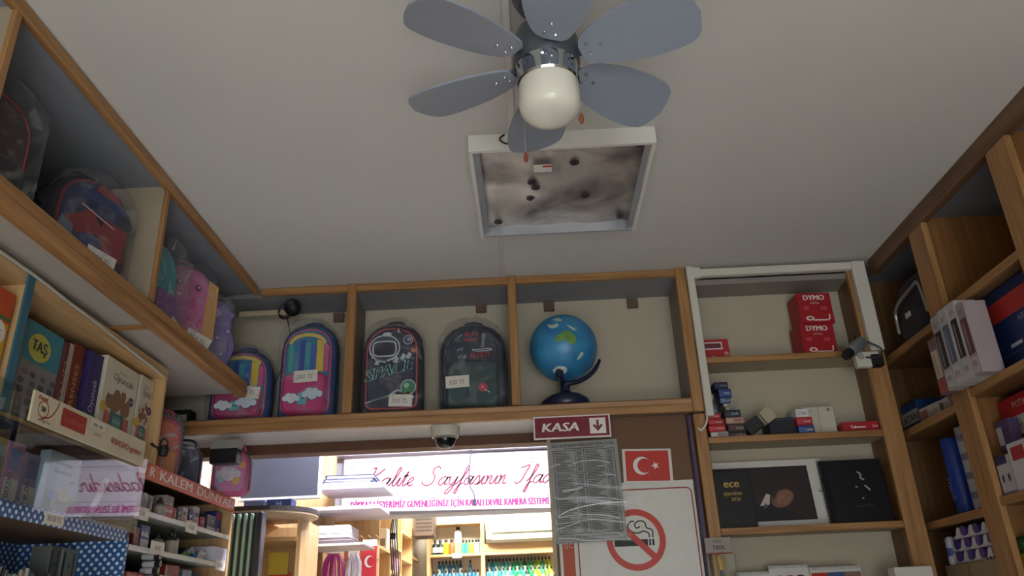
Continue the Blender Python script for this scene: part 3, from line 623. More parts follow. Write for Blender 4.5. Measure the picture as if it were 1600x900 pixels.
def hero_print(mb, col, y, w, h, yp):   # plain red and blue panels in place of the character
    R_, B_, D_, G_ = col('#86292f'), col('#243263'), col('#1c2034'), col('#6a7282')
    for (pts, m_) in (([(-0.10, 0.5), (-0.02, 0.66), (0.03, 0.5), (-0.03, 0.34)], R_), ([(0.0, 0.42), (0.03, 0.62), (0.11, 0.6), (0.1, 0.3), (0.04, 0.22)], R_),
                      ([(-0.06, 0.18), (-0.05, 0.42), (0.01, 0.46), (0.04, 0.3), (0.01, 0.16)], B_), ([(-0.13, 0.3), (-0.11, 0.5), (-0.07, 0.46), (-0.07, 0.28)], G_),
                      ([(-0.1, 0.74), (-0.03, 0.82), (0.05, 0.84), (0.11, 0.74), (0.03, 0.72)], B_), ([(0.06, 0.66), (0.1, 0.76), (0.125, 0.64), (0.1, 0.58)], D_)):
        mb.poly([(p[0], y-0.0005*len(mb.f)*0.3, p[1]*h) for p in pts], m_)
    mb.poly([(-0.02, y-0.004, h*0.83), (0.06, y-0.004, h*0.80), (0.065, y-0.004, h*0.86), (-0.01, y-0.004, h*0.89)], R_)
    mb.ribbon([(-0.06, h*0.66), (0.06, h*0.56)], UX, UZ, (0, y-0.006, 0), 0.004, col('#d7a5a5'))
def pink_print(mb, col, y, w, h, yp):
    a, b_ = col('#c53f7e'), col('#e9b9c9')
    mb.text('Rock', (-0.085, y, h*0.52), UX, UZ, size=0.06, fit=0.12, m=a, bold=0.0025, shear=0.1); mb.text('DAY', (-0.05, y, h*0.34), UX, UZ, size=0.055, fit=0.11, m=a, bold=0.003)
    mb.text('Roll', (-0.08, y, h*0.2), UX, UZ, size=0.045, fit=0.1, m=a, bold=0.0025, shear=0.15)
    mb.poly([(0.06, y+0.0004, h*0.2), (0.11, y+0.0004, h*0.25), (0.11, y+0.0004, h*0.8), (0.07, y+0.0004, h*0.85)], col('#cf9a5a'))
    for (x_, z_) in ((-0.045, 0.76), (0.03, 0.74)): blob(mb, x_, h*z_, y, 0.014, col('#6d2a52')); blob(mb, x_+0.003, h*z_+0.004, y-0.001, 0.005, b_)
def lilac_print(mb, col, y, w, h, yp):
    a, b_ = col('#cdbfe0'), col('#7f6bb5')
    mb.ribbon(cr([(-0.07, h*0.2), (-0.02, h*0.4), (-0.06, h*0.6), (0.02, h*0.8)]), UX, UZ, (0, y, 0), 0.03, a); mb.ribbon(cr([(0.05, h*0.15), (0.08, h*0.4), (0.05, h*0.65), (0.07, h*0.8)]), UX, UZ, (0, y-0.001, 0), 0.02, b_)
    for k in range(7): blob(mb, -0.06+0.02*k, h*(0.3+0.09*((k*3) % 5)), y-0.002, 0.006, col('#e6dcf2'), n=8)

def on_ledge(pl, pr, pt, Yc=3.31):
    a, b_, c_ = ay(pl, 600, Yc), ay(pr, 600, Yc), ay((pl+pr)/2, pt, Yc)
    return (a[0]+b_[0])/2, b_[0]-a[0], c_[2]-2.25
x, w_, h_ = on_ledge(437, 530, 513)
bag('pink and blue rainbow school bag with cloud pocket beside the wooden divider', (x, 3.315, 2.2508), 0.05, w_*0.9, h_, 0.12, '#2b5a96', '#2d7fa8', '#c9527e', '#c92d78', rainbow_print, (0.03, 0.40, '300 TL', -0.05))
x, w_, h_ = on_ledge(340, 436, 552)
bag('rainbow school bag half hidden behind the end of the left ceiling shelf', (x-0.02, 3.315, 2.2508), 0.12, w_*0.92, h_, 0.12, '#2b5a96', '#2d7fa8', '#c9527e', '#a92d68', rainbow_print, (0.18, 0.36, '300 TL', 0.12))
x, w_, h_ = on_ledge(555, 661, 508)
bag('black space-print school bag with red piping and astronaut helmet', (x+0.022, 3.31, 2.2508), 0.0, w_*0.86, h_*0.97, 0.12, '#2a2638', '#2b2e48', '#b8434f', None, space_print, (0.17, 0.13, '300 TL', 0.05))
x, w_, h_ = on_ledge(684, 797, 507)
bag('dark navy and green school bag with red warning lettering', (x, 3.32, 2.2508), 0.0, w_*0.9, h_*0.97, 0.11, '#252d40', '#2a3548', '#28323f', '#2b4a4b', alert_print, (-0.22, 0.30, '320 TL', -0.04), ph=0.52)
def on_left(px, py, X, zt_px):
    a = ax(px, py, X); b_ = ax(px, zt_px, X); return a[1], b_[2]-2.365
y, h_ = on_left(165, 390, -1.36, 292)
bag('dark school bag with red and blue front panels on the left ceiling shelf', (-1.345, 2.095, 2.367), math.radians(66), 0.27, 0.37, 0.12, '#211f2c', '#222b4e', '#7d2832', None, hero_print, (0.12, 0.26, '1300 TL', 0.12))
y, h_ = on_left(262, 430, -1.33, 352)
bag('teal school bag in clear wrap seen edge-on beside the shelf divider', (-1.32, 2.50, 2.367), math.radians(88), 0.22, 0.36, 0.09, '#2f7f86', '#3c9aa0', '#b98ab8', '#8a5a96', None, (0.3, 0.12, '350 TL', 0.3), wrap=0.22)
y, h_ = on_left(318, 490, -1.33, 410)
bag('bright pink school bag lettered DAY on the left ceiling shelf', (-1.325, 2.80, 2.367), math.radians(45), 0.20, 0.40, 0.10, '#b0336f', '#c76a98', '#bf4080', None, pink_print, (0.25, 0.22, '350 TL', 0.35), wrap=0.16)
y, h_ = on_left(372, 540, -1.30, 474)
bag('lilac school bag at the end of the left ceiling shelf', (-1.315, 3.05, 2.367), math.radians(38), 0.17, 0.37, 0.10, '#54468a', '#8779b0', '#6f60a0', None, lilac_print, (-0.15, 0.2, '350 TL', 0.0), wrap=0.2)
bag('black and red school bag deep in the left ceiling shelf', (-1.40, 1.66, 2.367), math.radians(68), 0.26, 0.40, 0.12, '#26242c', '#3a2230', '#c8304a', '#27252e', None, None, wrap=0.14)

# ================================================================== signs on the brown panel
def board(name, label, cat, x0, x1, z0, z1, Y, mat, th=0.004, rot=0.0):
    t = thing(name, label, cat, ((x0+x1)/2, Y, z0), ry=rot)
    MB().cbox(-(x1-x0)/2, (x1-x0)/2, -th/2, th/2, 0, z1-z0, min(0.001, th/3)).build('board', mat, t)
    return t, x1-x0, z1-z0, -th/2-0.0008
t, w_, h_, yf = board('hanging_sign', 'maroon KASA sign with a white down arrow box', 'sign', 0.022, 0.335, 2.098, 2.192, 3.165, C('#e9dfe0', 0.3), 0.008)
MB().box(-w_/2+0.006, w_/2-0.006, yf, yf+0.0006, 0.006, h_-0.006).build('colour_field', C('#7d1230', 0.3), t)
MB().text('KASA', (-w_/2+0.035, yf-0.001, 0.03), UX, UZ, size=0.05, fit=0.148, shear=0.22, bold=0.002).build('lettering', C('#ece6e2'), t)
MB().box(0.072, 0.137, yf-0.0012, yf-0.0002, 0.015, h_-0.015).build('arrow_box', C('#ece6e2'), t)
ar = MB(); ya = yf-0.0022; ar.poly([(0.1, ya, 0.07), (0.1, ya, 0.04), (0.109, ya, 0.04), (0.109, ya, 0.07)]); ar.poly([(0.1045, ya, 0.024), (0.125, ya, 0.048), (0.118, ya, 0.053), (0.1045, ya, 0.038), (0.091, ya, 0.053), (0.084, ya, 0.048)])
ar.build('arrow', C('#7d1230'), t)

t, w_, h_, yf = board('no_smoking_sign', 'white no smoking sign with red ring on the brown panel', 'sign', 0.10, 0.652, 1.42, 1.925, 3.232, C('#dcdad4', 0.35), 0.004)
xc0 = 0.376
lc = ay(994, 843, 3.228); rr = (ay(1036, 843, 3.228)[0]-ay(952, 843, 3.228)[0])/2
cc = (lc[0]-xc0, yf, lc[2]-1.42)
bd = MB(); X0, X1, Z0, Z1, rc = -w_/2+0.075, w_/2-0.012, 0.02, h_-0.03, 0.02
lp = [(X0, Z0), (X0, Z1-rc)]+[(X0+rc-rc*math.cos(a), Z1-rc+rc*math.sin(a)) for a in (0.5, 1.0)]+[(X0+rc, Z1), (X1-rc, Z1)]+[(X1-rc+rc*math.sin(a), Z1-rc+rc*math.cos(a)) for a in (0.5, 1.0)]+[(X1, Z1-rc), (X1, Z0)]
bd.ribbon(lp, UX, UZ, (0, yf, 0), 0.005); bd.build('border_line', C('#a53a32'), t)
MB().ring(cc, UX, UZ, rr-0.013, rr+0.011, 64).build('red_ring', C('#c8392f', 0.4), t)
s45 = 0.7071; d1 = np.array([s45, 0, -s45]); d2 = np.array([s45, 0, s45]); c0_ = np.array(cc)+np.array([0, -0.0016, 0])
MB().poly([c0_-d1*rr+d2*0.012, c0_-d1*rr-d2*0.012, c0_+d1*rr-d2*0.012, c0_+d1*rr+d2*0.012]).build('red_bar', C('#c8392f', 0.4), t)
cg = MB(); cz = cc[2]-0.012; cx = cc[0]; y_ = yf-0.0008
cg.box(cx-0.085, cx+0.045, y_-0.0003, y_, cz-0.012, cz+0.012); cg.box(cx+0.05, cx+0.057, y_-0.0003, y_, cz-0.012, cz+0.012); cg.box(cx+0.062, cx+0.07, y_-0.0003, y_, cz-0.012, cz+0.012)
for pts in ([(0.066, 0.018), (0.066, 0.045), (0.045, 0.055), (0.04, 0.075), (0.02, 0.082), (0.0, 0.07), (0.005, 0.055), (0.02, 0.06)], [(0.053, 0.018), (0.05, 0.035), (0.03, 0.042), (0.012, 0.036), (-0.01, 0.04), (-0.028, 0.058), (-0.02, 0.078), (-0.002, 0.082)]):
    cg.ribbon([(cx+p[0], cz+p[1]) for p in cr(pts)], UX, UZ, (0, y_, 0), 0.005)
cg.build('cigarette_symbol', INK, t)
MB().box(-w_/2+0.012, -w_/2+0.058, yf-0.001, yf, 0.0, 0.30).build('orange_strip', C('#b9573c'), t)
MB().text('SIC', (-w_/2+0.02, yf-0.002, 0.262), UX, UZ, size=0.026, fit=0.032).build('lettering', C('#d9b9a5'), t)

t, w_, h_, yf = board('flag_card', 'white card printed with a red Turkish crescent and star flag', 'card', 0.374, 0.573, 1.918, 2.055, 3.226, C('#e2dfda', 0.35), 0.002, rot=0.03)
MB().box(-w_/2+0.012, w_/2-0.012, yf, yf+0.0004, 0.008, h_-0.008).build('red_field', C('#c62a22', 0.35), t)
fm = MB(); cx, cz = -0.022, h_/2; n = 40
A = [(cx+0.036*math.cos(a), cz+0.036*math.sin(a)) for a in np.linspace(0.62, 2*math.pi-0.62, n)]; Bq = [(cx+0.0105+0.029*math.cos(a), cz+0.029*math.sin(a)) for a in np.linspace(0.80, 2*math.pi-0.80, n)]
fm.add([(p[0], yf-0.001, p[1]) for p in A]+[(p[0], yf-0.001, p[1]) for p in Bq], [(i, i+1, n+i+1, n+i) for i in range(n-1)])
fm.poly([(0.032+(0.017 if k % 2 == 0 else 0.0066)*math.cos(math.pi+k*math.pi/5), yf-0.001, cz+(0.017 if k % 2 == 0 else 0.0066)*math.sin(math.pi+k*math.pi/5)) for k in range(10)])
fm.build('crescent_and_star', C('#efe9e4'), t)

# price list in a clear sleeve
t, w_, h_, yf = board('price_list', 'grey printed copy price list in a wrinkled clear sleeve', 'notice', 0.088, 0.368, 1.70, 2.097, 3.212, C('#9e9e9c', 0.6), 0.001, rot=-0.02)
pt = MB(); pt.text('BOLU KOPYALAMA MERKEZLERİ FİYAT LİSTESİ', (0, yf, h_-0.022), UX, UZ, size=0.0165, fit=w_*0.9, align='c', bold=0.0004)
rnd = random.Random(3)
pt.box(-w_*0.28, w_*0.3, yf, yf+0.0002, h_-0.031, h_-0.028)
L0, R0, T0, B0 = -w_*0.44, w_*0.44, h_-0.037, 0.035
def ln(a, b, c, d, q=0.0016): pt.box(min(a, c)-q/2, max(a, c)+q/2, yf-0.0002, yf, min(b, d)-q/2, max(b, d)+q/2)
for a in ((L0, B0, L0, T0), (R0, B0, R0, T0), (L0, B0, R0, B0), (L0, T0, R0, T0), (0.0, B0, 0.0, T0)): ln(*a, 0.0024)
for hx in (0, 1):
    xa, xb = (L0, 0.0) if hx == 0 else (0.0, R0); cuts = [0.0, 0.28, 0.46, 0.58, 0.86, 1.0] if hx == 0 else [0.0, 0.36, 0.62, 0.78, 1.0]
    ln(xb-0.034, B0, xb-0.034, T0)
    for i in range(len(cuts)-1):
        zt, zb = T0-(T0-B0)*cuts[i], T0-(T0-B0)*cuts[i+1]; ln(xa, zb, xb, zb); z = zt-0.008
        while z > zb+0.003:
            pt.box(xa+0.006, xa+0.006+rnd.uniform(0.035, 0.078), yf-0.0002, yf, z-0.0012, z+0.0014); pt.box(xb-0.029, xb-0.008, yf-0.0002, yf, z-0.0012, z+0.0014); z -= 0.0062
pt.text('FİYATLARIMIZA KDV DAHİLDİR', (0, yf, 0.02), UX, UZ, size=0.010, fit=w_*0.8, align='c')
pt.build('print', C('#33323a'), t)
sv = MB(); nx, nz = 16, 40; rnd = random.Random(5)
for j in range(nz+1):
    for i in range(nx+1):
        u, v = i/nx, j/nz; sv.v.append((-w_/2-0.004+u*(w_+0.022), -0.006-0.004*math.sin(v*40+u*5)*(1-v)-0.004*math.sin(u*3.1), -0.006+v*(h_+0.0)))
sv.f = [(j*(nx+1)+i, j*(nx+1)+i+1, (j+1)*(nx+1)+i+1, (j+1)*(nx+1)+i) for j in range(nz) for i in range(nx)]; sv.m = [0]*len(sv.f)
sleeve = sv.build('clear_sleeve', glass('sleeve_film', 1.3, (0.97, 0.97, 0.98, 1), 0.12), t, smooth=3.0)
glint = MB(); rb = C('#dfe3e6', 0.12)  # whitish ridges standing in for bright reflections along the sleeve's creases
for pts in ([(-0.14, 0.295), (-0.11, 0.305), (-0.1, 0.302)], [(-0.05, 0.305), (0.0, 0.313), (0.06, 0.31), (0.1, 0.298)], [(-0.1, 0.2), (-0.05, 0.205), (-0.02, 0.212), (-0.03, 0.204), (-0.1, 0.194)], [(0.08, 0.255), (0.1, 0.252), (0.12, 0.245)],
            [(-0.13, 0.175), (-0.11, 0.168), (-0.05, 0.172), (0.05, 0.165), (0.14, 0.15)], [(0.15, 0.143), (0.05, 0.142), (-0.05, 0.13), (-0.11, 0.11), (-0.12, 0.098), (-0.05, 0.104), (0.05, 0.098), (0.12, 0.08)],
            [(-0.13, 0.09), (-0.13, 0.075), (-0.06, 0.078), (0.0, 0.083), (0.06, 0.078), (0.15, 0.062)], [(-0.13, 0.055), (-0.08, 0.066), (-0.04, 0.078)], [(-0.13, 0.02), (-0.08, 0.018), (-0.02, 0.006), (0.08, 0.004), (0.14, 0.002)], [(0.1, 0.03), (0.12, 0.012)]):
    glint.tube([(p[0], -0.0125, p[1]) for p in cr(pts)], 0.0019, 5)
glint.build('crease_highlight', rb, sleeve)
# ================================================================== rear room: banner box, monitor, shelves, paint bottles
struct('trim_3', MB().box(-1.66, 0.72, 5.16, 5.36, 2.10, 2.84), C('#d9d9e2', 0.5), label='boxed beam in the rear room carrying the banner')
struct('trim_4', MB().box(-1.3, 0.72, 5.05, 5.16, 2.47, 2.49), C('#e4e4ee', 0.4), label='white ledge above the banner')
t = thing('banner', 'white shop banner with pink script and a magenta camera warning', 'banner', (-0.35, 5.11, 2.105), ry=math.radians(1.2))
MB().box(-0.86, 0.93, 0, 0.006, 0.0, 0.36).build('sheet', C('#eceaf2', 0.5, var=0.02), t)
GLY = {'K': (1.6, [[(.2, 2.1), (.5, 2.2), (.45, 1.2), (.2, .2), (0, 0)], [(1.5, 2.1), (1.0, 1.5), (.45, 1.1), (.8, .7), (1.1, .1), (1.4, .1), (1.6, .3)]]),
 'S': (1.7, [[(1.5, 1.9), (1.2, 2.2), (.8, 2.0), (.8, 1.5), (1.15, 1.0), (1.1, .3), (.6, 0), (.1, .2), (0, .5)]]),
 'İ': (1.2, [[(.1, 1.8), (.6, 2.0), (1.0, 2.1), (.8, 1.2), (.6, .3), (.2, 0), (-.1, .25)], [(1.1, 2.55), (1.14, 2.62)]]),
 'a': (1.05, [[(.9, .85), (.6, 1.0), (.25, .8), (.1, .4), (.25, .05), (.5, .05), (.8, .5), (.95, 1.0)], [(.95, 1.0), (.8, .4), (.9, .05), (1.15, .2)]]),
 'l': (.65, [[(0, .2), (.4, .9), (.65, 1.9), (.5, 2.2), (.35, 1.6), (.3, .4), (.45, .03), (.7, .2)]]),
 'i': (.55, [[(0, .2), (.3, 1.0), (.22, .3), (.35, .03), (.6, .2)], [(.38, 1.5), (.42, 1.58)]]), 'ı': (.55, [[(0, .2), (.3, 1.0), (.22, .3), (.35, .03), (.6, .2)]]),
 't': (.6, [[(0, .2), (.4, 1.7), (.25, .3), (.4, .03), (.65, .2)], [(.05, 1.15), (.7, 1.2)]]),
 'e': (.75, [[(0, .2), (.5, .5), (.65, .85), (.45, 1.0), (.2, .7), (.2, .25), (.45, .02), (.8, .2)]]),
 'y': (1.1, [[(0, .8), (.15, 1.0), (.2, .3), (.45, .05), (.8, .5), (.95, 1.0)], [(.95, 1.0), (.75, -.3), (.4, -1.0), (.15, -.8), (.6, -.1), (1.15, .2)]]),
 'f': (.65, [[(0, .2), (.45, .9), (.75, 1.9), (.6, 2.2), (.45, 1.6), (.3, -.4), (.2, -1.0), (.05, -.8), (.3, 0), (.7, .2)]]),
 's': (.75, [[(0, .2), (.45, 1.05), (.65, .4), (.5, .03), (.2, .1)], [(.5, .03), (.85, .2)]]),
 'n': (.9, [[(0, .8), (.15, 1.0), (.12, 0)], [(.12, .3), (.45, 1.0), (.6, .85), (.55, .25), (.7, .03), (.95, .2)]]),
 'd': (1.1, [[(.9, .85), (.6, 1.0), (.25, .8), (.1, .4), (.25, .05), (.5, .05), (.85, .6)], [(1.15, 2.2), (.95, 1.0), (.85, .3), (.95, .03), (1.2, .2)]]),
 'r': (.9, [[(0, .2), (.3, 1.1), (.4, .85), (.7, .9), (.6, .3), (.75, .03), (1.0, .2)]]), ' ': (1.0, [])}
txt = 'Kalite Sayfasının İfadesidir'; tot = sum(GLY[c][0] for c in txt); k = 1.47/tot; sb = MB(); pen = -0.72
for c in txt:
    wd, st_ = GLY[c]
    for s_ in st_:
        q = [(pen+(p[0]+0.35*p[1])*k, 0.155+p[1]*k*0.92) for p in cr(s_)]; sb.ribbon(q, UX, UZ, (0, -0.001, 0), 0.0095)
    pen += wd*k
sb.build('script_lettering', C('#8f2a50', 0.5), t)
MB().text('DİKKAT ! İŞYERİMİZ GÜVENLİĞİNİZ İÇİN KAPALI DEVRE KAMERA SİSTEMİ İLE İZLENMEKTEDİR.', (-0.80, -0.001, 0.022), UX, UZ, size=0.06, fit=1.62, bold=0.003).build('warning_lettering', C('#a01a7a', 0.5), t)
MB().ribbon([(-0.81, 0.27), (-0.81, 0.28), (-0.78, 0.315), (0.87, 0.315), (0.90, 0.28)], UX, UZ, (0, -0.001, 0), 0.004).ribbon([(-0.81, 0.09), (0.9, 0.09)], UX, UZ, (0, -0.001, 0), 0.003).build('border_line', C('#8a86a0'), t)
# cord with a plug hanging in front of the banner
p0 = ay(733, 752, 5.0); p1 = ay(741, 788, 5.0)
t = thing('hanging_plug', 'short dark cord with plug hanging in front of the white banner', 'cord', p1)
MB().tube(cr([tuple(np.array(ay(736, 700, 5.0))-p1), tuple(p0-p1), (0.0, 0, 0.06), (0, 0, 0)]), 0.0035, 6).build('cord', C('#5b5870'), t)
MB().tube([(0, 0, 0.03), (0, 0, -0.01)], [0.012, 0.009], 8).build('plug', C('#4a4658'), t)
MB().tube([tuple(p0-p1+np.array([0, 0, 0.02])), tuple(p0-p1+np.array([0, 0, -0.01]))], 0.010, 8).build('switch', C('#4a4658'), t)
# rear tube lamps
for (y, lab) in ((3.82, 'long tube lamp on the rear room ceiling before the banner'), (6.3, 'tube lamp on the rear room ceiling over the paint shelves')):
    t = thing('tube_lamp', lab, 'lamp', (-0.42, y, 2.84)); MB().box(-0.8, 0.8, -0.04, 0.04, -0.05, 0).build('housing', WHITE, t)
    MB().tube([(-0.76, 0, -0.068), (0.76, 0, -0.068)], 0.013, 10).build('tube', emit('#eef0ff', 6), t)

# monitor
a, b_, c_, d_ = ay(386, 706, 4.15), ay(503, 704, 4.15), ay(496, 787, 4.15), ay(386, 768, 4.15)
cx = (a[0]+b_[0])/2
t = thing('computer_monitor', 'flat computer monitor with a white bezel and dark screen', 'monitor', (-1.30, 4.15, 2.0), rz=0.0)
MB().cbox(-0.225, 0.205, 0.0, 0.03, 0.065, 0.36, 0.004).build('bezel', C('#eceaf0', 0.4), t)
MB().box(-0.21, 0.19, -0.0015, 0.001, 0.082, 0.345).build('screen', C('#3f434d', 0.3, var=0.05), t)
MB().box(-0.04, 0.04, 0.02, 0.045, -0.02, 0.2).build('stand', C('#5a5d68'), t)
MB().cbox(-0.13, 0.11, -0.05, 0.1, -0.025, -0.012, 0.003).build('foot', C('#5a5d68'), t)

# round-ended counter top on its cabinet
t = thing('counter_cabinet', 'light wooden counter cabinet with a rounded dark-edged top', 'cabinet', (-1.3, 4.1, 0))
el = [(-1.62, 3.72)]+[(-1.25+0.20*math.sin(a), 3.95-0.23*math.cos(a)) for a in np.linspace(0.0, math.pi, 18)]+[(-1.62, 4.18)]
MB().prism(el, 'z', 1.955, 1.975).build('top', C('#3c3838', 0.4), t, world=True)
MB().prism([(p[0]-0.004, 3.95+(p[1]-3.95)*0.985) for p in el], 'z', 1.945, 1.9555).build('top_underside', C('#c9b398', 0.5), t, world=True)
MB().box(-1.16, -1.14, 4.0, 4.34, 0, 1.945).build('side_board', LZ, t, world=True)
MB().box(-1.62, -1.16, 4.32, 4.34, 0, 1.945).build('back_board', LZ, t, world=True)
MB().box(-1.62, -1.16, 3.98, 4.32, 1.84, 1.86).build('shelf', LX, t, world=True)
MB().prism([(4.05, 1.945), (4.05, 1.87), (4.3, 1.945)], 'x', -1.36, -1.34).build('support', LX, t, world=True)
t2 = thing('poster_sheet', 'red paper sheet with a yellow label inside the counter cabinet', 'paper', (-1.33, 4.315, 1.4))
MB().box(-0.05, 0.06, -0.004, 0, 0.0, 0.32).build('sheet', C('#d84a42'), t2); MB().box(-0.06, 0.045, -0.008, -0.004, 0.31, 0.42).build('yellow_label', C('#e8cf4a'), t2)
# fluted panel
t = thing('fluted_panel', 'dark fluted panel with pale green ribs beside the counter', 'panel', (-1.33, 3.62, 0))
MB().box(-1.44, -1.21, 3.62, 3.66, 0, 1.93).build('backing', C('#20262a', 0.4), t, world=True)
for k in range(7):
    x = -1.435+0.029*k; MB().cbox(x, x+0.0135, 3.606, 3.622, 0, 1.925, 0.003).build('rib', C('#8fb0a0', 0.35), t, world=True)
MB().cbox(-1.232, -1.205, 3.6, 3.66, 0, 1.93, 0.004).build('edge_post', C('#2b2c38', 0.35), t, world=True)
# dark box and things on the counter
MB_ = MB
b = thing('file_box', 'dark blue box with a light M on the counter under the monitor', 'box', (-1.21, 3.88, 1.975))
MB().cbox(-0.06, 0.06, -0.04, 0.04, 0, 0.045, 0.002).build('box', C('#20315e'), b); MB().text('M', (0.0, -0.0412, 0.008), UX, UZ, size=0.035, align='c').build('lettering', C('#7f9ad8'), b)
b = thing('storage_box', 'flat grey box on the counter beside the dark blue box', 'box', (-1.33, 3.88, 1.975)); MB().cbox(-0.05, 0.05, -0.04, 0.04, 0, 0.042, 0.002).build('box', C('#5a6a8a'), b); MB().box(-0.052, 0.052, -0.042, 0.042, 0.036, 0.044).build('lid', C('#667698'), b)

# white shelves with papers
def pxbox(name, mat, t, px0, px1, py0, py1, Y, dy):
    a, b_ = ay(px0, (py0+py1)/2, Y), ay(px1, (py0+py1)/2, Y); z1, z0 = ay((px0+px1)/2, py0, Y)[2], ay((px0+px1)/2, py1, Y)[2]
    return MB().cbox(a[0], b_[0], Y, Y+dy, z0, z1, 0.002).build(name, mat, t, world=True)
t = thing('white_shelf', 'white open wall shelf holding folders before the banner', 'shelf', (-1.0, 4.35, 2.0))
z1 = ay(550, 755, 4.35)[2]; z2 = ay(550, 790, 4.35)[2]; z3 = ay(500, 850, 4.35)[2]
MB().cbox(-1.17, -0.80, 4.35, 4.66, z1-0.03, z1, 0.003).build('shelf', C('#e4e2ea', 0.4), t, world=True)
MB().cbox(-1.22, -0.82, 4.35, 4.66, z2-0.02, z2, 0.003).build('shelf', C('#e4e2ea', 0.4), t, world=True)
MB().cbox(-1.22, -0.90, 4.35, 4.66, z3-0.014, z3, 0.003).build('shelf', C('#c9c4c0', 0.4), t, world=True)
MB().box(-1.66, -1.14, 4.62, 4.66, z3, 2.84).build('back_board', LZ, t, world=True)
MB().box(-1.215, -1.2, 4.36, 4.64, z3, z2-0.02).build('bracket', C('#c9b090'), t, world=True)
for k, (h_, c_, lab) in enumerate(((0.016, '#9aa2c4', 'thin lilac folder at the bottom of the folder stack'), (0.014, '#6c7596', 'grey blue folder in the middle of the folder stack'), (0.02, '#4b5270', 'dark blue folder topmost on the folder stack'))):
    z0 = z1+sum((0.016, 0.014, 0.02)[:k]); tf_ = thing('folder', lab, 'folder', (-1.0+0.008*k, 4.48, z0+0.0008), rz=0.02*k)
    f_ = MB(); f_.cbox(-0.15, 0.12, -0.11, 0.13, 0.0, 0.002, 0.0005); f_.cbox(-0.15, 0.12, -0.11, 0.13, h_-0.003, h_-0.0005, 0.0005); f_.cbox(-0.15, -0.146, -0.11, 0.13, 0, h_-0.0005, 0.0005); f_.build('cover', C(c_, 0.4), tf_)
    MB().box(-0.14, 0.115, -0.105, 0.125, 0.002, h_-0.003).build('pages', C('#dcdce8'), tf_)
zz = z3
for k, (h_, c_, w_, lab) in enumerate(((0.03, '#5f5558', 0.22, 'dark flat tray at the bottom of the paper stack'), (0.022, '#eceaf0', 0.20, 'thin white paper ream above the dark tray'), (0.045, '#f0eef2', 0.20, 'thick printed white paper box topmost of the stack'))):
    tf_ = thing('paper_box', lab, 'box', (-1.085, 4.47, zz+0.0008), rz=0.0); MB().cbox(-w_/2, w_/2, -0.1, 0.14, 0, h_-0.002, 0.002).build('box', C(c_, 0.5), tf_)
    if k == 2: MB().text('A4 COPY PAPER', (0.03, -0.1012, 0.03), UX, UZ, size=0.009, align='c').text('80 g', (0.03, -0.1012, 0.014), UX, UZ, size=0.009, align='c').build('lettering', C('#a58aa8'), tf_)
    else: MB().box(-w_/2-0.001, w_/2+0.001, -0.101, 0.141, h_*0.55, h_*0.65).build('edge_band', C('#b0acb4'), tf_)
    zz += h_

# side cabinets along the left of the rear room
t = thing('storage_cabinet', 'light wooden cabinet with peg hooks along the rear room side wall', 'cabinet', (-1.2, 5.6, 0))
def sidepost(px, py, X): p = ax(px, py, X); return p[1]
MB().box(-1.66, -1.2, 4.66, 4.68, 0, 1.85).build('end_board', wood('z', '#a07a58', '#8b664a'), t, world=True)
for y in (5.42, 5.85, 6.35, 6.9):
    MB().box(-1.66, -1.02, y, y+0.025, 0, 2.32 if y > 6 else 2.2).build('upright', LZ, t, world=True)
for (ya, yb, zs) in ((4.68, 5.42, (1.62,)), (5.445, 5.85, (1.72, 1.95)), (5.875, 6.35, (1.6, 1.82, 2.0)), (6.375, 6.9, (1.7, 1.95, 2.15)), (6.925, 7.36, (1.72, 2.0, 2.22))):
    for z in zs: MB().box(-1.66, -1.02, ya, yb, z-0.02, z).build('shelf', LY, t, world=True)
MB().box(-1.66, -1.64, 4.68, 7.36, 0, 2.3).build('back_board', LY, t, world=True)
for r in range(3):
    for k in range(4): MB().tube([(-1.02, 5.43, 2.12-0.13*r), (-1.02+0.0, 5.36, 2.125-0.13*r), (-1.03+0.0, 5.35, 2.135-0.13*r)], 0.004, 5).xf(Matrix.Translation((-0.05*k, 0, 0))).build('peg_hook', C('#e8d8b0', 0.4), t, world=True)
# goods on the side cabinets
rnd = random.Random(11)
for i, (px, py, X, hh, ww, c_, lab) in enumerate(((520, 880, -1.15, 0.14, 0.16, '#b8488e', 'magenta tinsel bundle hanging by the peg cabinet'), (553, 882, -1.12, 0.15, 0.1, '#d9d4dc', 'clear bag of white tassels by the peg cabinet'))):
    p = ay(px, py, 5.1); t = thing('tassel_bundle', lab, 'tassel', (p[0], 5.1, p[2]-0.08)); b = MB()
    for k in range(26):
        a = rnd.uniform(-1, 1)*ww/2; b.tube([(a*0.35, rnd.uniform(-.01, .01), hh), (a*0.8, rnd.uniform(-.02, .02), hh*0.6), (a, rnd.uniform(-.03, .03), 0)], 0.006, 5)
    b.build('strands', C(c_, 0.5, var=0.4), t); MB().cbox(-ww*0.3, ww*0.3, -0.015, 0.015, hh-0.005, hh+0.03, 0.003).build('header_card', C('#e6dccb'), t)
p = ay(577, 880, 5.1); t = thing('flag_card', 'small red crescent flag packet by the peg cabinet', 'card', (p[0], 5.1, p[2]-0.09)); MB().box(-0.045, 0.045, -0.002, 0.002, 0, 0.19).build('card', C('#c8303a'), t)
n = 24; fm = MB(); A = [(0.03*math.cos(a), 0.1+0.035*math.sin(a)) for a in np.linspace(0.6, 5.68, n)]; Bq = [(0.01+0.024*math.cos(a), 0.1+0.028*math.sin(a)) for a in np.linspace(0.8, 5.48, n)]
fm.add([(p_[0], -0.003, p_[1]) for p_ in A+Bq], [(i, i+1, n+i+1, n+i) for i in range(n-1)]); fm.build('crescent', WHITE, t); MB().box(-0.045, 0.045, -0.003, 0.003, 0.19, 0.23).build('header_card', C('#dfe0ea'), t)
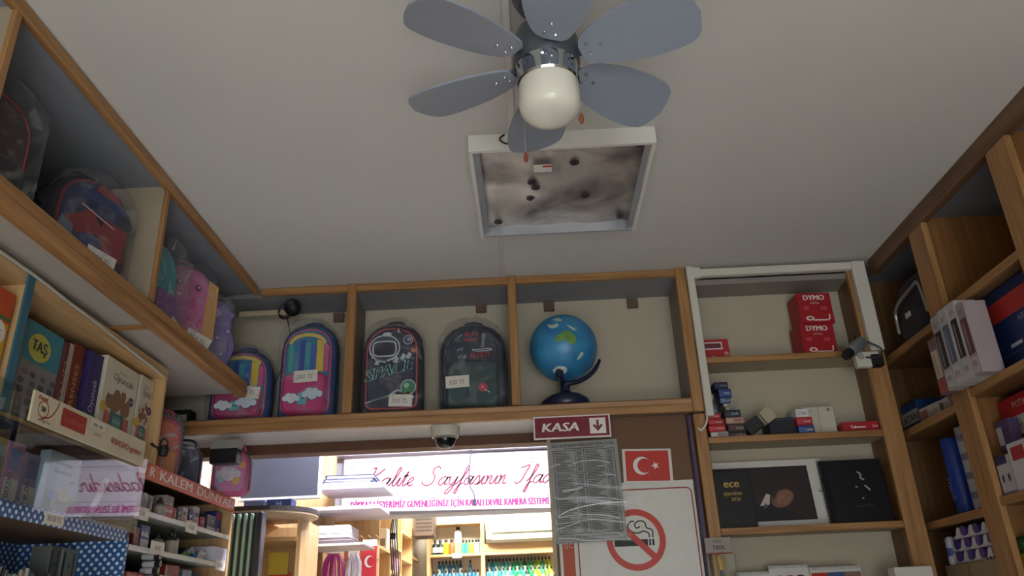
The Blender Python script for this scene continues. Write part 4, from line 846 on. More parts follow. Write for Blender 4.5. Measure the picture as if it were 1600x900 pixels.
for i, (px, c_) in enumerate(((541, '#7a4030'), (548, '#e0d4c0'), (554, '#c8502c'), (560, '#d87838'), (566, '#8a3a28'), (571, '#e4dccc'), (576, '#e4dccc'))):
    p = ay(px, 865, 5.3); t = thing('marker_set', {'#e0d4c0': 'cream', '#e4dccc': 'white', '#7a4030': 'brown', '#c8502c': 'orange red', '#d87838': 'orange', '#8a3a28': 'dark red'}[c_]+' narrow packet hanging on the peg row', 'packet', (p[0], 5.3, p[2]-0.04), group='packets on the peg row')
    MB().cbox(-0.012, 0.012, -0.01, 0.01, 0, 0.075, 0.003).build('packet', C(c_), t); MB().cbox(-0.012, 0.012, -0.002, 0.002, 0.075, 0.095, 0.001).build('hang_tab', CARD, t)
goods = [(630, 835, 6.0, 0.16, 0.20, '#e4e0cc', 'white printed carton topmost on the side cabinet', 0.16), (609, 808, 5.7, 0.12, 0.06, '#5a4a38', 'brown flat box lying above the peg hooks', 0.16), (613, 845, 5.75, 0.1, 0.14, '#dcd6c8', 'white sheet bundle under the brown flat box', 0.12),
         (632, 890, 6.1, 0.12, 0.1, '#d8a0b8', 'pink box row on the side cabinet shelf', 0.2), (650, 895, 6.6, 0.12, 0.12, '#ece4e8', 'white box with pink edge on the side cabinet shelf', 0.2), (655, 863, 6.95, 0.07, 0.09, '#e6dcb8', 'small cream jar box on the side cabinet shelf', 0.08)]
SH = ((5.445, 5.85, (1.72, 1.95, 2.2)), (5.875, 6.35, (1.6, 1.82, 2.0)), (6.375, 6.9, (1.7, 1.95, 2.15)), (6.925, 7.36, (1.72, 2.0, 2.22)))
for (px, py, Y, w_, h_, c_, lab, dp) in goods:      # each stands on the cabinet shelf nearest below it
    p = ay(px, py, Y); bay = next(b_ for b_ in SH if b_[0]-0.03 <= Y <= b_[1]); zb_ = min(bay[2], key=lambda q: abs(q-(p[2]-h_/2)))
    h_ = min(h_, min([q-0.022 for q in bay[2] if q > zb_]+[9])-zb_-0.004); Yc = min(max(Y+dp/2, bay[0]+dp/2+0.004), bay[1]-dp/2-0.004)
    if zb_ == 2.2: Yc = 5.44
    t = thing('carton', lab, 'box', (min(p[0], -1.025-w_/2) if zb_ < 2.2 else p[0]-0.05, Yc, zb_+0.0008)); MB().cbox(-w_/2, w_/2, -dp/2, dp/2, 0, h_, 0.003).build('box', C(c_), t)
    MB().box(-w_*0.4, w_*0.4, -dp/2-0.001, -dp/2, h_*0.15, h_*0.5).build('label', C('#7d7a6a'), t)
p = ay(664, 822, 6.9); t = thing('tool_case', 'dark brown rounded case on top of the side cabinet', 'case', (p[0], 6.9, p[2]-0.1))
loft(outl(0.18, 0.22, 10, 0.02, 0.2), [(-0.1, 0.9), (-0.08, 1), (0.08, 1), (0.1, 0.9)], 0, 0.11).build('body', C('#4e4038', 0.4), t, smooth=0.8); 
for k in range(4): MB().box(-0.06, 0.07, -0.104, -0.1, 0.05+0.03*k, 0.062+0.03*k).build('slat', C('#2e2622'), t)
# cable bundle hanging
p = ay(617, 850, 5.4); t = thing('cable_bundle', 'black cable bundle hanging at the side cabinet', 'cable', p); b = MB()
for k in range(4): b.tube(cr([(0.01*k-0.02, 0, 0.17), (0.012*k-0.03, 0.01*k, 0.05), (0.015*k-0.02, 0, -0.12), (0.01*k, 0, -0.24)]), 0.005, 5)
b.build('cables', INK, t); MB().lathe([(0, -0.02), (0.016, -0.02), (0.016, 0.02), (0, 0.02)], 10, c=(-0.01, 0, 0.05), cap=False).build('tie', INK, t)

# ------------------------------------------------------------------ rear wall: paint rack and air conditioner
t = thing('paint_rack', 'light wooden paint rack covering the rear wall', 'shelf', (-0.2, 7.2, 0))
YW = 7.16
def zz_(px, py): return ay(px, py, YW)[2]
xs = [ay(672, 850, YW)[0], ay(751, 850, YW)[0], ay(757, 850, YW)[0]]
MB().box(xs[0]-0.03, 0.71, 7.37, 7.395, 0, zz_(700, 815)).build('back_board', C('#d8d4c4', 0.6), t, world=True)
MB().box(xs[0]-0.03, xs[0], YW, 7.37, 0, zz_(674, 815)).build('upright', LZ, t, world=True)
MB().box(xs[1], xs[2], YW, 7.37, 0, zz_(754, 815)).build('upright', LZ, t, world=True)
MB().box(xs[0], xs[1], YW, 7.37, zz_(710, 819), zz_(710, 815)).build('top_board', LX, t, world=True)
ZA = zz_(710, 865.5); ZB = zz_(710, 899); ZC = zz_(810, 847.5); ZD = zz_(810, 865)
MB().box(xs[0], xs[1], YW, 7.37, ZA-0.02, ZA).build('shelf', LX, t, world=True)
MB().box(xs[2], 0.71, YW, 7.37, ZD, ZC).build('beam', LX, t, world=True)
MB().box(xs[0], 0.71, YW+0.1, 7.37, ZB-0.02, ZB).build('shelf', LX, t, world=True)
MB().box(xs[0], 0.71, YW, YW+0.1, ZB-0.095, ZB-0.075).build('shelf_step', LX, t, world=True)
t = thing('air_conditioner', 'cream split air conditioner on the rear wall', 'air conditioner', (0.0, 7.1, ZC))
x0 = ay(757, 825, 7.05)[0]; zt = ay(810, 803, 7.05)[2]; zb = ZC
ac = [(7.368, zb+0.001), (7.12, zb+0.001), (7.07, zb+0.03), (7.05, zb+0.09), (7.05, zt-0.05), (7.09, zt), (7.368, zt)]
MB().prism(ac, 'x', x0+0.01, x0+0.83).build('body', C('#dcd8c2', 0.25), t, world=True, smooth=0.5)
MB().box(x0+0.06, x0+0.8, 7.045, 7.06, zb+0.075, zb+0.085).build('vane_gap', C('#6d6a5a'), t, world=True)
MB().box(x0+0.06, x0+0.8, 7.06, 7.09, zb+0.02, zb+0.07).build('vane', C('#cfcbb6', 0.3), t, world=True)
MB().box(x0+0.03, x0+0.06, 7.046, 7.05, zb+0.13, zb+0.134).build('badge', C('#8d8a78'), t, world=True)
def bottle(label, loc, h, r, col_, group, capc='#1b1b1e', lab=True):
    t = thing('paint_bottle', label, 'bottle', (loc[0], loc[1], loc[2]+0.0008), group=group)
    MB().lathe([(0, 0), (r, 0), (r*1.02, h*0.05), (r, h*0.62), (r*0.85, h*0.72), (r*0.42, h*0.78), (r*0.42, h*0.84), (0, h*0.84)], 10, cap=False).build('body', C(col_, 0.3), t, smooth=0.8)
    MB().lathe([(0, h*0.82), (r*0.55, h*0.82), (r*0.5, h), (0, h)], 8, cap=False).build('cap', C(capc, 0.4), t, smooth=0.6)
    if lab: MB().lathe([(r*1.03, h*0.15), (r*1.03, h*0.5)], 10, cap=False).build('label', C('#cfd6d0', 0.5), t, smooth=True)
N_ = {'#1e2b30': 'black', '#e8d21e': 'yellow', '#e0603a': 'orange', '#3fae8c': 'teal green', '#86b84a': 'lime green', '#8a9a9a': 'grey', '#3f6f9e': 'blue', '#2f86b8': 'sky blue', '#5c8a9e': 'grey blue', '#1fa06a': 'green', '#a8cc3a': 'yellow green', '#4fb8b0': 'turquoise', '#7ab8a8': 'pale green', '#23403c': 'dark green'}
for i, (px, c_) in enumerate(((680, '#1e2b30'), (688, '#1e2b30'), (697, '#e8d21e'), (706, '#e0603a'))):
    p = ay(px, 865, YW+0.06); bottle(N_[c_]+' paint bottle on the upper rack shelf', (p[0], YW+0.06, ZA), 0.125, 0.026, c_, 'paint bottles on the upper rack shelf', lab=i not in (2, 3))
for i, (px, c_) in enumerate(((724, '#3fae8c'), (729, '#3fae8c'), (734, '#86b84a'), (739, '#86b84a'), (744, '#8a9a9a'), (748, '#8a9a9a'))):
    p = ay(px, 865, YW+0.05); bottle(N_[c_]+' paint bottle in the short row on the upper rack shelf', (p[0], YW+0.05, ZA), 0.115, 0.016, c_, 'short row on the upper rack shelf', lab=False)
p = ay(716, 860, YW+0.14); t = thing('carton', 'plain brown carton behind the upper rack bottles', 'box', (p[0]+0.02, YW+0.13, ZA+0.0008)); MB().cbox(-0.07, 0.07, -0.05, 0.05, 0, 0.10, 0.003).build('box', C('#b8a078'), t); MB().box(-0.07, 0.07, -0.012, 0.012, 0.0995, 0.101).build('tape', C('#a08658'), t)
bottle('white glue bottle with black cap standing on the brown carton', (p[0]+0.0, YW+0.13, ZA+0.102), 0.135, 0.033, '#e6e4da', None)
for row, (zoff, yoff, n_, tall) in enumerate(((0.0, 0.14, 0, 0.13), (-0.075, 0.06, 0, 0.12))):
    px = 686 if row == 0 else 678; i = 0
    while px < 862:
        if row == 0 and 722 < px < 735: px = 735
        if row == 0 and 739 < px < 764: px = 764
        if 748 < px < 762: px = 762
        t_ = (px-680)/180
        pal = ['#3f6f9e', '#2f86b8', '#5c8a9e'] if px < 750 else (['#2f86b8', '#4fb8b0', '#7ab8a8'] if px < 800 else (['#1fa06a', '#3fae8c', '#23403c', '#1fa06a'] if px < 835 else ['#86b84a', '#a8cc3a', '#3fae8c']))
        c_ = pal[i % len(pal)]; p = ay(px, 890, YW+yoff); bottle(N_[c_]+(' paint bottle in the back row of the lower rack shelf' if row == 0 else ' paint bottle in the front row of the lower rack shelf'), (p[0], YW+yoff, ZB+(0.0 if row == 0 else -0.075)), tall, 0.0155, c_, 'lower rack back row' if row == 0 else 'lower rack front row', lab=(i % 2 == 0))
        px += 5.6 if row == 0 else 6.2; i += 1
t = thing('price_tag', 'white shelf price tag clipped to the upper rack shelf', 'tag', (ay(714, 866, YW-0.004)[0], YW-0.003, ZA-0.035)); MB().box(-0.04, 0.04, -0.001, 0.001, 0, 0.04).build('card', CARD, t); MB().text('35 TL', (0, -0.0015, 0.012), UX, UZ, size=0.018, align='c').build('lettering', C('#55505a'), t)
# ================================================================== goods: boxes
def printer(t, name='print'):
    mb, mats = MB(), []
    def col(hx):
        m_ = C(hx, 0.5)
        if m_ not in mats: mats.append(m_)
        return mats.index(m_)
    return mb, col, (lambda: mb.build(name, mats, t))
def carton(label, loc, w, d, h, colr, rz=0.0, fn=None, name='carton', cat='box', group=None, rough=0.5, ry=0.0):
    """box with base centre at loc, printed front on local -y"""
    t = thing(name, label, cat, (loc[0], loc[1], loc[2]+0.0008), rz, group, ry=ry)
    MB().cbox(-w/2, w/2, -d/2, d/2, 0, h, min(0.0015, h*0.08)).build('box', C(colr, rough), t)
    mb, col, done = printer(t)
    if fn: fn(mb, col, -d/2-0.0008, w, h)
    else: mb.poly([(-w*0.4, -d/2-0.0008, h*0.3), (w*0.4, -d/2-0.0008, h*0.3), (w*0.4, -d/2-0.0008, h*0.7), (-w*0.4, -d/2-0.0008, h*0.7)], col('#d9d6d0'))
    done(); return t
def rect(mb, x0, x1, z0, z1, y, m): mb.poly([(x0, y, z0), (x1, y, z0), (x1, y, z1), (x0, y, z1)], m)
def fitY(px0, px1, pyt, pyb, Y):
    a, b = ay(px0, pyb, Y), ay(px1, pyb, Y); z1, z0 = ay((px0+px1)/2, pyt, Y)[2], ay((px0+px1)/2, pyb, Y)[2]
    return (a[0]+b[0])/2, b[0]-a[0], z1-z0
# ------------------------------------------------------------------ bookcase, upper shelf
Z1, Z2, Z3, Z4 = 2.425, 2.085, 1.728, 1.46
x, w_, h_ = fitY(1090, 1142, 526, 558, 3.24)
def f_red(mb, col, y, w, h):
    rect(mb, -w*0.38, w*0.3, h*0.5, h*0.86, y, col('#e0d4d4')); rect(mb, -w*0.34, w*0.26, h*0.56, h*0.8, y-0.0006, col('#6b2a3a')); mb.ring((w*0.4, y, h*0.28), UX, UZ, 0.005, 0.008, 16, col('#e8dcdc')); mb.ring((0, y, h*0.1), UX, UZ, 0.005, 0.008, 16, col('#e8dcdc'))
carton('red carton with a small window on the bookcase top shelf', (x, 3.3, Z1), w_, 0.11, h_, '#b01f2c', 0, f_red)
def f_dymo(mb, col, y, w, h):
    wt = col('#ead9d9'); mb.text('DYMO', (0, y, h*0.76), UX, UZ, size=0.034, fit=w*0.62, m=wt, align='c', bold=0.0015); mb.text('LetraTag', (0, y, h*0.64), UX, UZ, size=0.011, m=wt, align='c')
    rect(mb, -w*0.36, -w*0.2, h*0.44, h*0.55, y, col('#c2484e')); rect(mb, w*0.14, w*0.34, h*0.42, h*0.54, y, col('#c2484e'))
    mb.disc((-w*0.22, y, h*0.16), UX, UZ, 0.018, 18, wt, 0.6); mb.disc((-w*0.22, y-0.0006, h*0.16), UX, UZ, 0.009, 14, col('#b01f2c'), 0.6); mb.ribbon([(-w*0.12, h*0.10), (w*0.3, h*0.10), (w*0.36, h*0.14), (w*0.37, h*0.28)], UX, UZ, (0, y, 0), 0.006, wt)
x, w_, h_ = fitY(1254, 1309, 505, 554, 3.25)
carton('red DYMO carton at the bottom of its pair on the bookcase', (x, 3.295, Z1), w_, 0.11, h_, '#a81a25', 0.08, f_dymo)
x2, w2, h2 = fitY(1247, 1303, 457, 506, 3.25)
carton('red DYMO carton topmost of its pair on the bookcase', (x2+0.005, 3.295, Z1+h_+0.001), w_, 0.11, h_, '#a81a25', 0.06, f_dymo)
# ------------------------------------------------------------------ second shelf: towers of small boxes
def f_small(c1, c2, txt):
    def f(mb, col, y, w, h):
        rect(mb, -w*0.46, -w*0.1, h*0.2, h*0.8, y, col(c1)); mb.text(txt, (w*0.15, y, h*0.3), UX, UZ, size=h*0.5, fit=w*0.45, m=col(c2), align='c')
    return f
def tower(px0, px1, items, Y, zbase, dp, lead):
    z = zbase
    for k, (pxa, pxb, hh, c_, c1, c2, txt, what) in enumerate(items):
        a, b = ay(pxa, 660, Y), ay(pxb, 660, Y); carton(what+lead, ((a[0]+b[0])/2, Y+dp/2, z), b[0]-a[0], dp, hh, c_, (k % 3-1)*0.03, f_small(c1, c2, txt), name='staple_box', group='small boxes on the bookcase'); z += hh+0.0004
g = ' in the tower against the left upright'
tower(0, 0, [(1108, 1136, 0.024, '#9a9490', '#d0c8c4', '#403a3c', 'No.10', 'grey staple box, lowest'), (1106, 1133, 0.026, '#b5222c', '#cf4a50', '#f0dada', 'STAPLES', 'red staple box, second from the bottom'), (1106, 1131, 0.026, '#a81e28', '#cf4a50', '#f0dada', 'STAPLES', 'red staple box, third from the bottom'),
             (1106, 1128, 0.022, '#b5222c', '#cf4a50', '#f0dada', 'STAPLES', 'red staple box, topmost of three'), (1106, 1124, 0.026, '#3f6688', '#5f88a8', '#d0dce8', '24/6', 'steel blue box above the red ones'), (1105, 1120, 0.024, '#3a4a70', '#56699a', '#ccd4e8', '24/6', 'indigo box above the steel blue one'), (1104, 1119, 0.010, '#1f2233', '#30354a', '#8a90a8', '10', 'thin black box under the cream ones'),
             (1104, 1120, 0.020, '#ded6c4', '#c8bfa8', '#5a5048', 'CLIPS', 'cream clip box'), (1104, 1117, 0.014, '#c9bfa8', '#b0a58c', '#5a5048', 'CLIPS', 'small tan clip box, topmost')], 3.215, Z2, 0.06, g)
g = ' in the second tower beside the red boxes'
tower(0, 0, [(1137, 1165, 0.020, '#2b2428', '#4a3a3c', '#c8a8a0', 'PIN', 'black pin box, lowest'), (1136, 1164, 0.036, '#33282a', '#5a4444', '#d0b8b0', 'TACKS', 'dark brown tack box'), (1134, 1163, 0.026, '#b08a80', '#c8a69c', '#5a3a34', 'RUBBER', 'salmon box'), (1134, 1160, 0.030, '#1c2030', '#343c54', '#b8c0d0', 'BINDER', 'black binder clip box'),
             (1137, 1153, 0.014, '#8a8078', '#a59a90', '#40383a', 'No.1', 'taupe box'), (1134, 1150, 0.014, '#a09890', '#b8b0a6', '#40383a', 'No.2', 'pale taupe box'), (1131, 1147, 0.026, '#30507a', '#6f8aa8', '#d8e0e8', 'CLIP', 'blue clip box'), (1130, 1150, 0.036, '#23407c', '#3a5a98', '#c8d4ea', 'PUNCH', 'royal blue box'), (1124, 1146, 0.03, '#1c2236', '#2c3450', '#9aa4bc', 'PUNCH', 'black and blue box, topmost')], 3.225, Z2, 0.075, g)
# leaning stapler pack and black carton
p = ay(1190, 668, 3.22)
t = thing('stapler_pack', 'black pack with beige window lying tilted on the bookcase', 'packet', (p[0]+0.005, 3.25, Z2+0.064), ry=math.radians(-33))
MB().cbox(-0.075, 0.06, -0.03, 0.03, -0.024, 0.03, 0.003).build('body', C('#23232a', 0.4), t); MB().box(0.012, 0.061, -0.0312, 0.0312, -0.0245, 0.0305).build('window_sleeve', C('#b3a891'), t); MB().box(-0.002, 0.008, -0.0312, 0.0312, -0.0245, 0.0305).build('band', C('#8d8474'), t)
x, w_, h_ = fitY(1207, 1245, 648, 677, 3.24)
carton('matt black carton behind the tilted pack on the bookcase', (x, 3.3, Z2), w_*1.1, 0.10, h_, '#1f2230', 0, lambda mb, col, y, w, h: rect(mb, -w*0.48, w*0.48, h*0.86, h*0.94, y, col('#34384a')))
tower(0, 0, [(1246, 1271, 0.035, '#2b3f7a', '#4a62a8', '#dfe4f2', '24/6', 'blue refill box, lowest'), (1245, 1270, 0.034, '#b02434', '#c8485a', '#f2dcdc', '24/6', 'red refill box, middle'), (1246, 1266, 0.034, '#e2e0e2', '#cfd0dc', '#33406a', '26/6', 'white refill box, topmost')], 3.22, Z2, 0.07, ' in the short stack beside the white carton')
x, w_, h_ = fitY(1259, 1312, 628, 674, 3.27)
def f_white(mb, col, y, w, h): mb.ribbon([(-w*0.02, 0), (0.0, h)], UX, UZ, (0, y, 0), 0.002, col('#8a867e')); mb.text('VIP', (-w*0.32, y, h*0.8), UX, UZ, size=0.016, m=col('#a8a296')); rect(mb, w*0.28, w*0.38, h*0.84, h*0.94, y, col('#8d887e'))
t = carton('tall white carton with a seam on the bookcase second shelf', (x, 3.32, Z2), w_*0.95, 0.08, h_, '#cfc9ba', 0.0, f_white)
x, w_, h_ = fitY(1318, 1378, 661, 677, 3.23)
def f_tel(mb, col, y, w, h): wt = col('#eedede'); mb.text('Tel', (-w*0.3, y, h*0.35), UX, UZ, size=0.018, m=wt, bold=0.0008); rect(mb, -w*0.15, w*0.12, h*0.4, h*0.52, y, wt); mb.text('24/6', (w*0.3, y, h*0.4), UX, UZ, size=0.014, m=wt)
carton('flat red staple carton beside the white carton', (x, 3.27, Z2), w_*0.96, 0.08, h_, '#ae1c2b', 0, f_tel)
# ------------------------------------------------------------------ third shelf: diaries and calendar
def spiral(t, x, z0, z1, n, r, y, matx):
    b = MB()
    for k in range(n):
        z = z0+(z1-z0)*k/(n-1); b.tube([(x+r*math.cos(a), y+r*math.sin(a), z) for a in [2*math.pi*i/8 for i in range(8)]], 0.0013, 4, closed=True)
    b.build('wire_binding', matx, t)
x, w_, h_ = fitY(1112, 1304, 708, 816, 3.31)
t = thing('spiral_calendar', 'white spiral calendar with a dark portrait print leaning in the bookcase', 'calendar', (x, 3.31, Z3+0.0025), rx=math.radians(-6))
MB().cbox(-w_/2, w_/2, -0.004, 0.004, 0, h_, 0.001).build('pages', C('#d9d6d2'), t)
mb, col, done = printer(t); y = -0.005; rect(mb, -w_*0.5, w_*0.37, h_*0.1, h_*0.9, y, col('#2b2026')); rect(mb, -w_*0.44, w_*0.34, h_*0.13, h_*0.87, y-0.0005, col('#33272b'))
fx, fz = w_*0.09, h_*0.42
mb.poly([(fx-0.16, y-0.001, h_*0.14), (fx+0.09, y-0.001, h_*0.14), (fx-0.0, y-0.001, h_*0.3), (fx-0.06, y-0.001, fz-0.01), (fx-0.13, y-0.001, h_*0.36)], col('#1c181e'))
mb.poly([(fx-0.085, y-0.0015, h_*0.32), (fx-0.05, y-0.0015, h_*0.5), (fx-0.035, y-0.0015, h_*0.48), (fx-0.045, y-0.0015, h_*0.34)], col('#c9bdb6')); mb.poly([(fx-0.075, y-0.002, h_*0.27), (fx-0.06, y-0.002, h_*0.37), (fx-0.05, y-0.002, h_*0.3)], col('#4a5560'))
U_ = (0.88, 0, 0.47); V_ = (-0.47, 0, 0.88)
mb.disc((fx+0.012, y-0.002, fz), U_, V_, 0.05, 28, col('#7d5848'), 0.66); mb.disc((fx+0.022, y-0.0024, fz+0.002), U_, V_, 0.038, 24, col('#8f6856'), 0.62)
mb.poly([(fx-0.03, y-0.003, fz+0.012), (fx-0.018, y-0.003, fz+0.036), (fx+0.014, y-0.003, fz+0.05), (fx+0.03, y-0.003, fz+0.05), (fx-0.004, y-0.003, fz+0.026), (fx-0.022, y-0.003, fz-0.004)], col('#3a2a26'))
for (a, b_, r, c_) in ((0.036, 0.012, 0.005, '#4a302a'), (0.044, -0.012, 0.005, '#4a302a'), (0.008, -0.014, 0.007, '#6a4238')): mb.disc((fx+a, y-0.0035, fz+b_), V_, U_, r, 10, col(c_), 0.4)
done(); spiral(t, w_*0.47, 0.012, h_-0.012, 44, 0.006, -0.004, C('#c9c9cc', 0.3, 0.6)); MB().tube(cr([(w_*0.43, -0.006, h_*0.52), (w_*0.45, -0.012, h_*0.49), (w_*0.47, -0.01, h_*0.52), (w_*0.49, -0.01, h_*0.49)]), 0.003, 6).build('hanger', C('#8d8f94', 0.3, 0.7), t)
x, w_, h_ = fitY(1120, 1184, 728, 818, 3.25)
def f_ece(mb, col, y, w, h): gd = col('#c8a95a'); mb.text('ece', (0, y, h*0.71), UX, UZ, size=0.046, m=gd, align='c', bold=0.0012); mb.text('ajandası', (0, y, h*0.57), UX, UZ, size=0.024, m=gd, align='c'); mb.text('2026', (0.01, y, h*0.47), UX, UZ, size=0.02, m=gd, align='c')
t = thing('diary', 'black diary lettered ece ajandası 2026 leaning on the calendar', 'book', (x, 3.255, Z3+0.0025), rx=math.radians(-4)); MB().cbox(-w_/2, w_/2, -0.012, -0.009, 0, h_, 0.001).cbox(-w_/2, w_/2, 0.009, 0.012, 0, h_, 0.001).cbox(-w_/2, -w_/2+0.004, -0.012, 0.012, 0, h_, 0.001).build('cover', C('#17161c', 0.5), t); MB().box(-w_/2+0.004, w_/2-0.004, -0.009, 0.009, 0.003, h_-0.003).build('pages', C('#d8d0c0'), t)
mb, col, done = printer(t); f_ece(mb, col, -0.013, w_, h_); done()
x, w_, h_ = fitY(1305, 1404, 712, 814, 3.27)
t = thing('spiral_notebook', 'black spiral notebook with silver marks standing on the bookcase', 'notebook', (x-0.012, 3.28, Z3+0.0025), rz=0.0, rx=math.radians(-5)); MB().cbox(-w_/2, w_/2, -0.01, 0.012, 0, h_, 0.002).build('cover', C('#1b1a20', 0.35), t)
mb, col, done = printer(t); y = -0.011; sv_ = col('#b8b8c0'); g2 = col('#2c2b33')
mb.ribbon([(-w_*0.36, h_*0.06), (w_*0.42, h_*0.06), (w_*0.42, h_*0.92), (-w_*0.36, h_*0.92), (-w_*0.36, h_*0.06)], UX, UZ, (0, y, 0), 0.002, g2)
for pts in ([(0.0, 0.8), (0.012, 0.76), (0.008, 0.7), (0.022, 0.67)], [(0.018, 0.58), (0.03, 0.53), (0.036, 0.5)], [(-0.02, 0.57), (-0.012, 0.555)], [(-0.004, 0.385), (0.004, 0.38)]): mb.ribbon([(p[0]+0.02, p[1]*h_) for p in cr(pts)], UX, UZ, (0, y, 0), 0.006, sv_)
mb.text('2026 AJANDA', (0.02, y, h_*0.25), UX, UZ, size=0.012, m=col('#4c4b55'), align='c'); done(); spiral(t, -w_*0.46, 0.012, h_-0.012, 20, 0.016, 0.0, C('#2a2a30', 0.3, 0.6))
MB().box(-w_/2+0.004, w_/2-0.004, -0.0085, 0.0105, h_-0.001, h_+0.0006).build('pages', C('#8a8680'), t)
# ------------------------------------------------------------------ lowest shelf: calendars and pen stand
for (pa, pb, pt_, lab, cc) in ((1158, 1212, 893, 'white spiral pad with blank header on the lowest bookcase shelf', None), (1211, 1275, 882, 'white desk calendar with round food pictures on the lowest shelf', ('#b8743a', '#c8483a', '#2a2026')), (1276, 1358, 884, 'red and blue photo desk calendar on the lowest shelf', ('#b83028', '#3a5488', '#8a6a5a'))):
    x, w_, h_ = fitY(pa, pb, pt_, 930, 3.26); h_ = ay((pa+pb)/2, pt_, 3.26)[2]-Z4
    t = thing('desk_calendar', lab, 'calendar', (x, 3.28, Z4+0.002), rx=math.radians(-8)); MB().cbox(-w_/2, w_/2, -0.003, 0.003, 0, h_, 0.001).build('pages', C('#d6d4d0'), t); mb, col, done = printer(t, 'cover_print')
    if cc and pa < 1250:
        for k in range(3): mb.disc((-w_*0.26+w_*0.26*k, -0.004, h_-0.055), UX, UZ, 0.022, 18, col(cc[k]), 0.8); mb.disc((-w_*0.26+w_*0.26*k, -0.0045, h_-0.052), UX, UZ, 0.012, 14, col('#d8b088'), 0.7)
    elif cc:
        for k in range(3): rect(mb, -w_*0.48+w_*0.32*k, -w_*0.48+w_*0.32*(k+1), 0.0, h_-0.022, -0.004, col(cc[k]))
    else: rect(mb, -w_*0.46, w_*0.46, h_-0.06, h_-0.03, -0.004, col('#b9b7b4'))
    done(); b = MB(); n = int(w_/0.008)
    for k in range(n): b.tube([(-w_*0.47+w_*0.94*k/(n-1), 0.006*math.cos(a), h_-0.006+0.007*math.sin(a)) for a in [2*math.pi*i/7 for i in range(7)]], 0.0011, 4, closed=True)
    b.build('wire_binding', C('#b8b8bc', 0.3, 0.5), t)
x, w_, h_ = fitY(1384, 1440, 884, 900, 3.21)
tag(MB().cbox(1.40-0.07, 1.47, 3.13, 3.194, 1.30, 1.556, 0.003).build('leaflet_box', C('#d6d2cc')), 'white leaflet box fixed to the foot of the bookcase upright', 'box')
p = ay(1124, 852, 3.15); t = thing('pen_stand', 'small clear pen stand with a printed header clipped to the upright', 'pen holder', (p[0], 3.17, 1.50))
hh = p[2]-1.50; hb = MB().box(-0.05, 0.05, -0.003, 0.003, hh-0.03, hh+0.03).build('header_card', C('#9a938c'), t); MB().text('Roller', (0, -0.004, hh+0.012), UX, UZ, size=0.014, align='c').text('TRIX', (0, -0.004, hh-0.014), UX, UZ, size=0.022, align='c', bold=0.0006).build('lettering', C('#4a3a30'), t); MB().box(-0.05, 0.05, -0.0042, -0.003, hh-0.03, hh-0.025).build('red_edge', C('#8a3a34'), t)
b = MB(); b.box(-0.045, 0.06, -0.002, 0.0, 0, hh-0.03); b.box(-0.045, -0.043, -0.002, 0.022, 0, hh-0.03); b.box(0.058, 0.06, -0.002, 0.022, 0, hh-0.03); b.build('clear_box', CLEAR, t)
b = MB().cbox(0.0, 0.1, -0.06, -0.0, -0.004, 0.0, 0.001)
pe = thing('ballpoint_pen', 'blue and yellow ballpoint pen in the clear stand', 'pen', (p[0]+0.01, 3.18, 1.505), ry=math.radians(-6)); MB().lathe([(0, 0), (0.004, 0.004), (0.006, 0.02), (0.006, 0.07), (0, 0.07)], 10, cap=False).build('barrel', C('#27468c', 0.3), pe, smooth=True); MB().lathe([(0.0065, 0.07), (0.007, 0.075), (0.007, 0.115), (0.003, 0.125), (0, 0.125)], 10, cap=False).build('cap', C('#d9b12c', 0.3), pe, smooth=True)
MB().box(-0.05, 0.06, -0.002, 0.022, -0.004, 0.0).build('base', CLEAR, t)

# ================================================================== goods on the right wall shelving (fronts face the room)
RZ = math.radians(-90)
def fitX(px0, px1, pyt, pyb, X):
    a, b = ax(px0, pyb, X), ax(px1, pyb, X); m_ = (px0+px1)/2
    return (a[1]+b[1])/2, a[1]-b[1], ax(m_, pyt, X)[2]-ax(m_, pyb, X)[2]
def rbox(label, px0, px1, h, zb, colr, fn=None, X=1.6, dp=0.1, pym=600, rz=0.0, **k):
    a, b = ax(px0, pym, X)[1], ax(px1, pym, X)[1]
    if X > 1.5:      # goods stay inside their bay, clear of the uprights
        lo, hi = ((2.209, 2.741) if X > 1.563 else (2.245, 2.704)) if (a+b)/2 < 2.775 else ((2.788, 3.357) if X > 1.563 else (2.826, 3.357))
        a, b = min(a, hi), max(b, lo)
    return carton(label, (X+dp/2, (a+b)/2, zb), abs(a-b), dp, h, colr, RZ+rz, fn, **k)
S1 = (2.405, 2.085, 1.72); S2 = (2.42, 2.107, 1.738)
# dark bag with trolley frame, first bay top
t = thing('trolley_bag', 'dark trolley school bag with a bent metal handle on the top right shelf', 'bag', (1.72, 2.99, S1[0]+0.0008), rz=RZ)
loft(outl(0.34, 0.26, 10, 0.05, 0.3), [(-0.14, 0.88), (-0.12, 0.97), (0.1, 1.0), (0.14, 0.9)], 0, 0.12).build('body', C('#332a33', 0.7), t, smooth=0.8); MB().tube(cr([(-0.15, -0.15, 0.06), (-0.12, -0.155, 0.16), (0.05, -0.155, 0.19), (0.1, -0.155, 0.18), (0.11, -0.15, 0.06)], 4), 0.008, 8).build('handle_frame', C('#9a968e', 0.3, 0.7), t, smooth=True)
loft(outl(0.2, 0.12, 8, 0.02, 0.2), [(-0.17, 0.9), (-0.14, 1.0)], 0, 0.06).build('pocket', C('#2a2730', 0.7), t, smooth=0.8); MB().box(-0.02, 0.02, -0.176, -0.172, 0.08, 0.1).build('brand_tag', C('#c9c5c0'), t)
def f_matan(mb, col, y, w, h): rect(mb, -w*0.5, w*0.5, h*0.28, h*0.72, y, col('#c9c4bc')); mb.text('ATAN', (0, y-0.0006, h*0.36), UX, UZ, size=h*0.34, fit=w*0.86, m=col('#2c2a30'), align='c', bold=0.001)
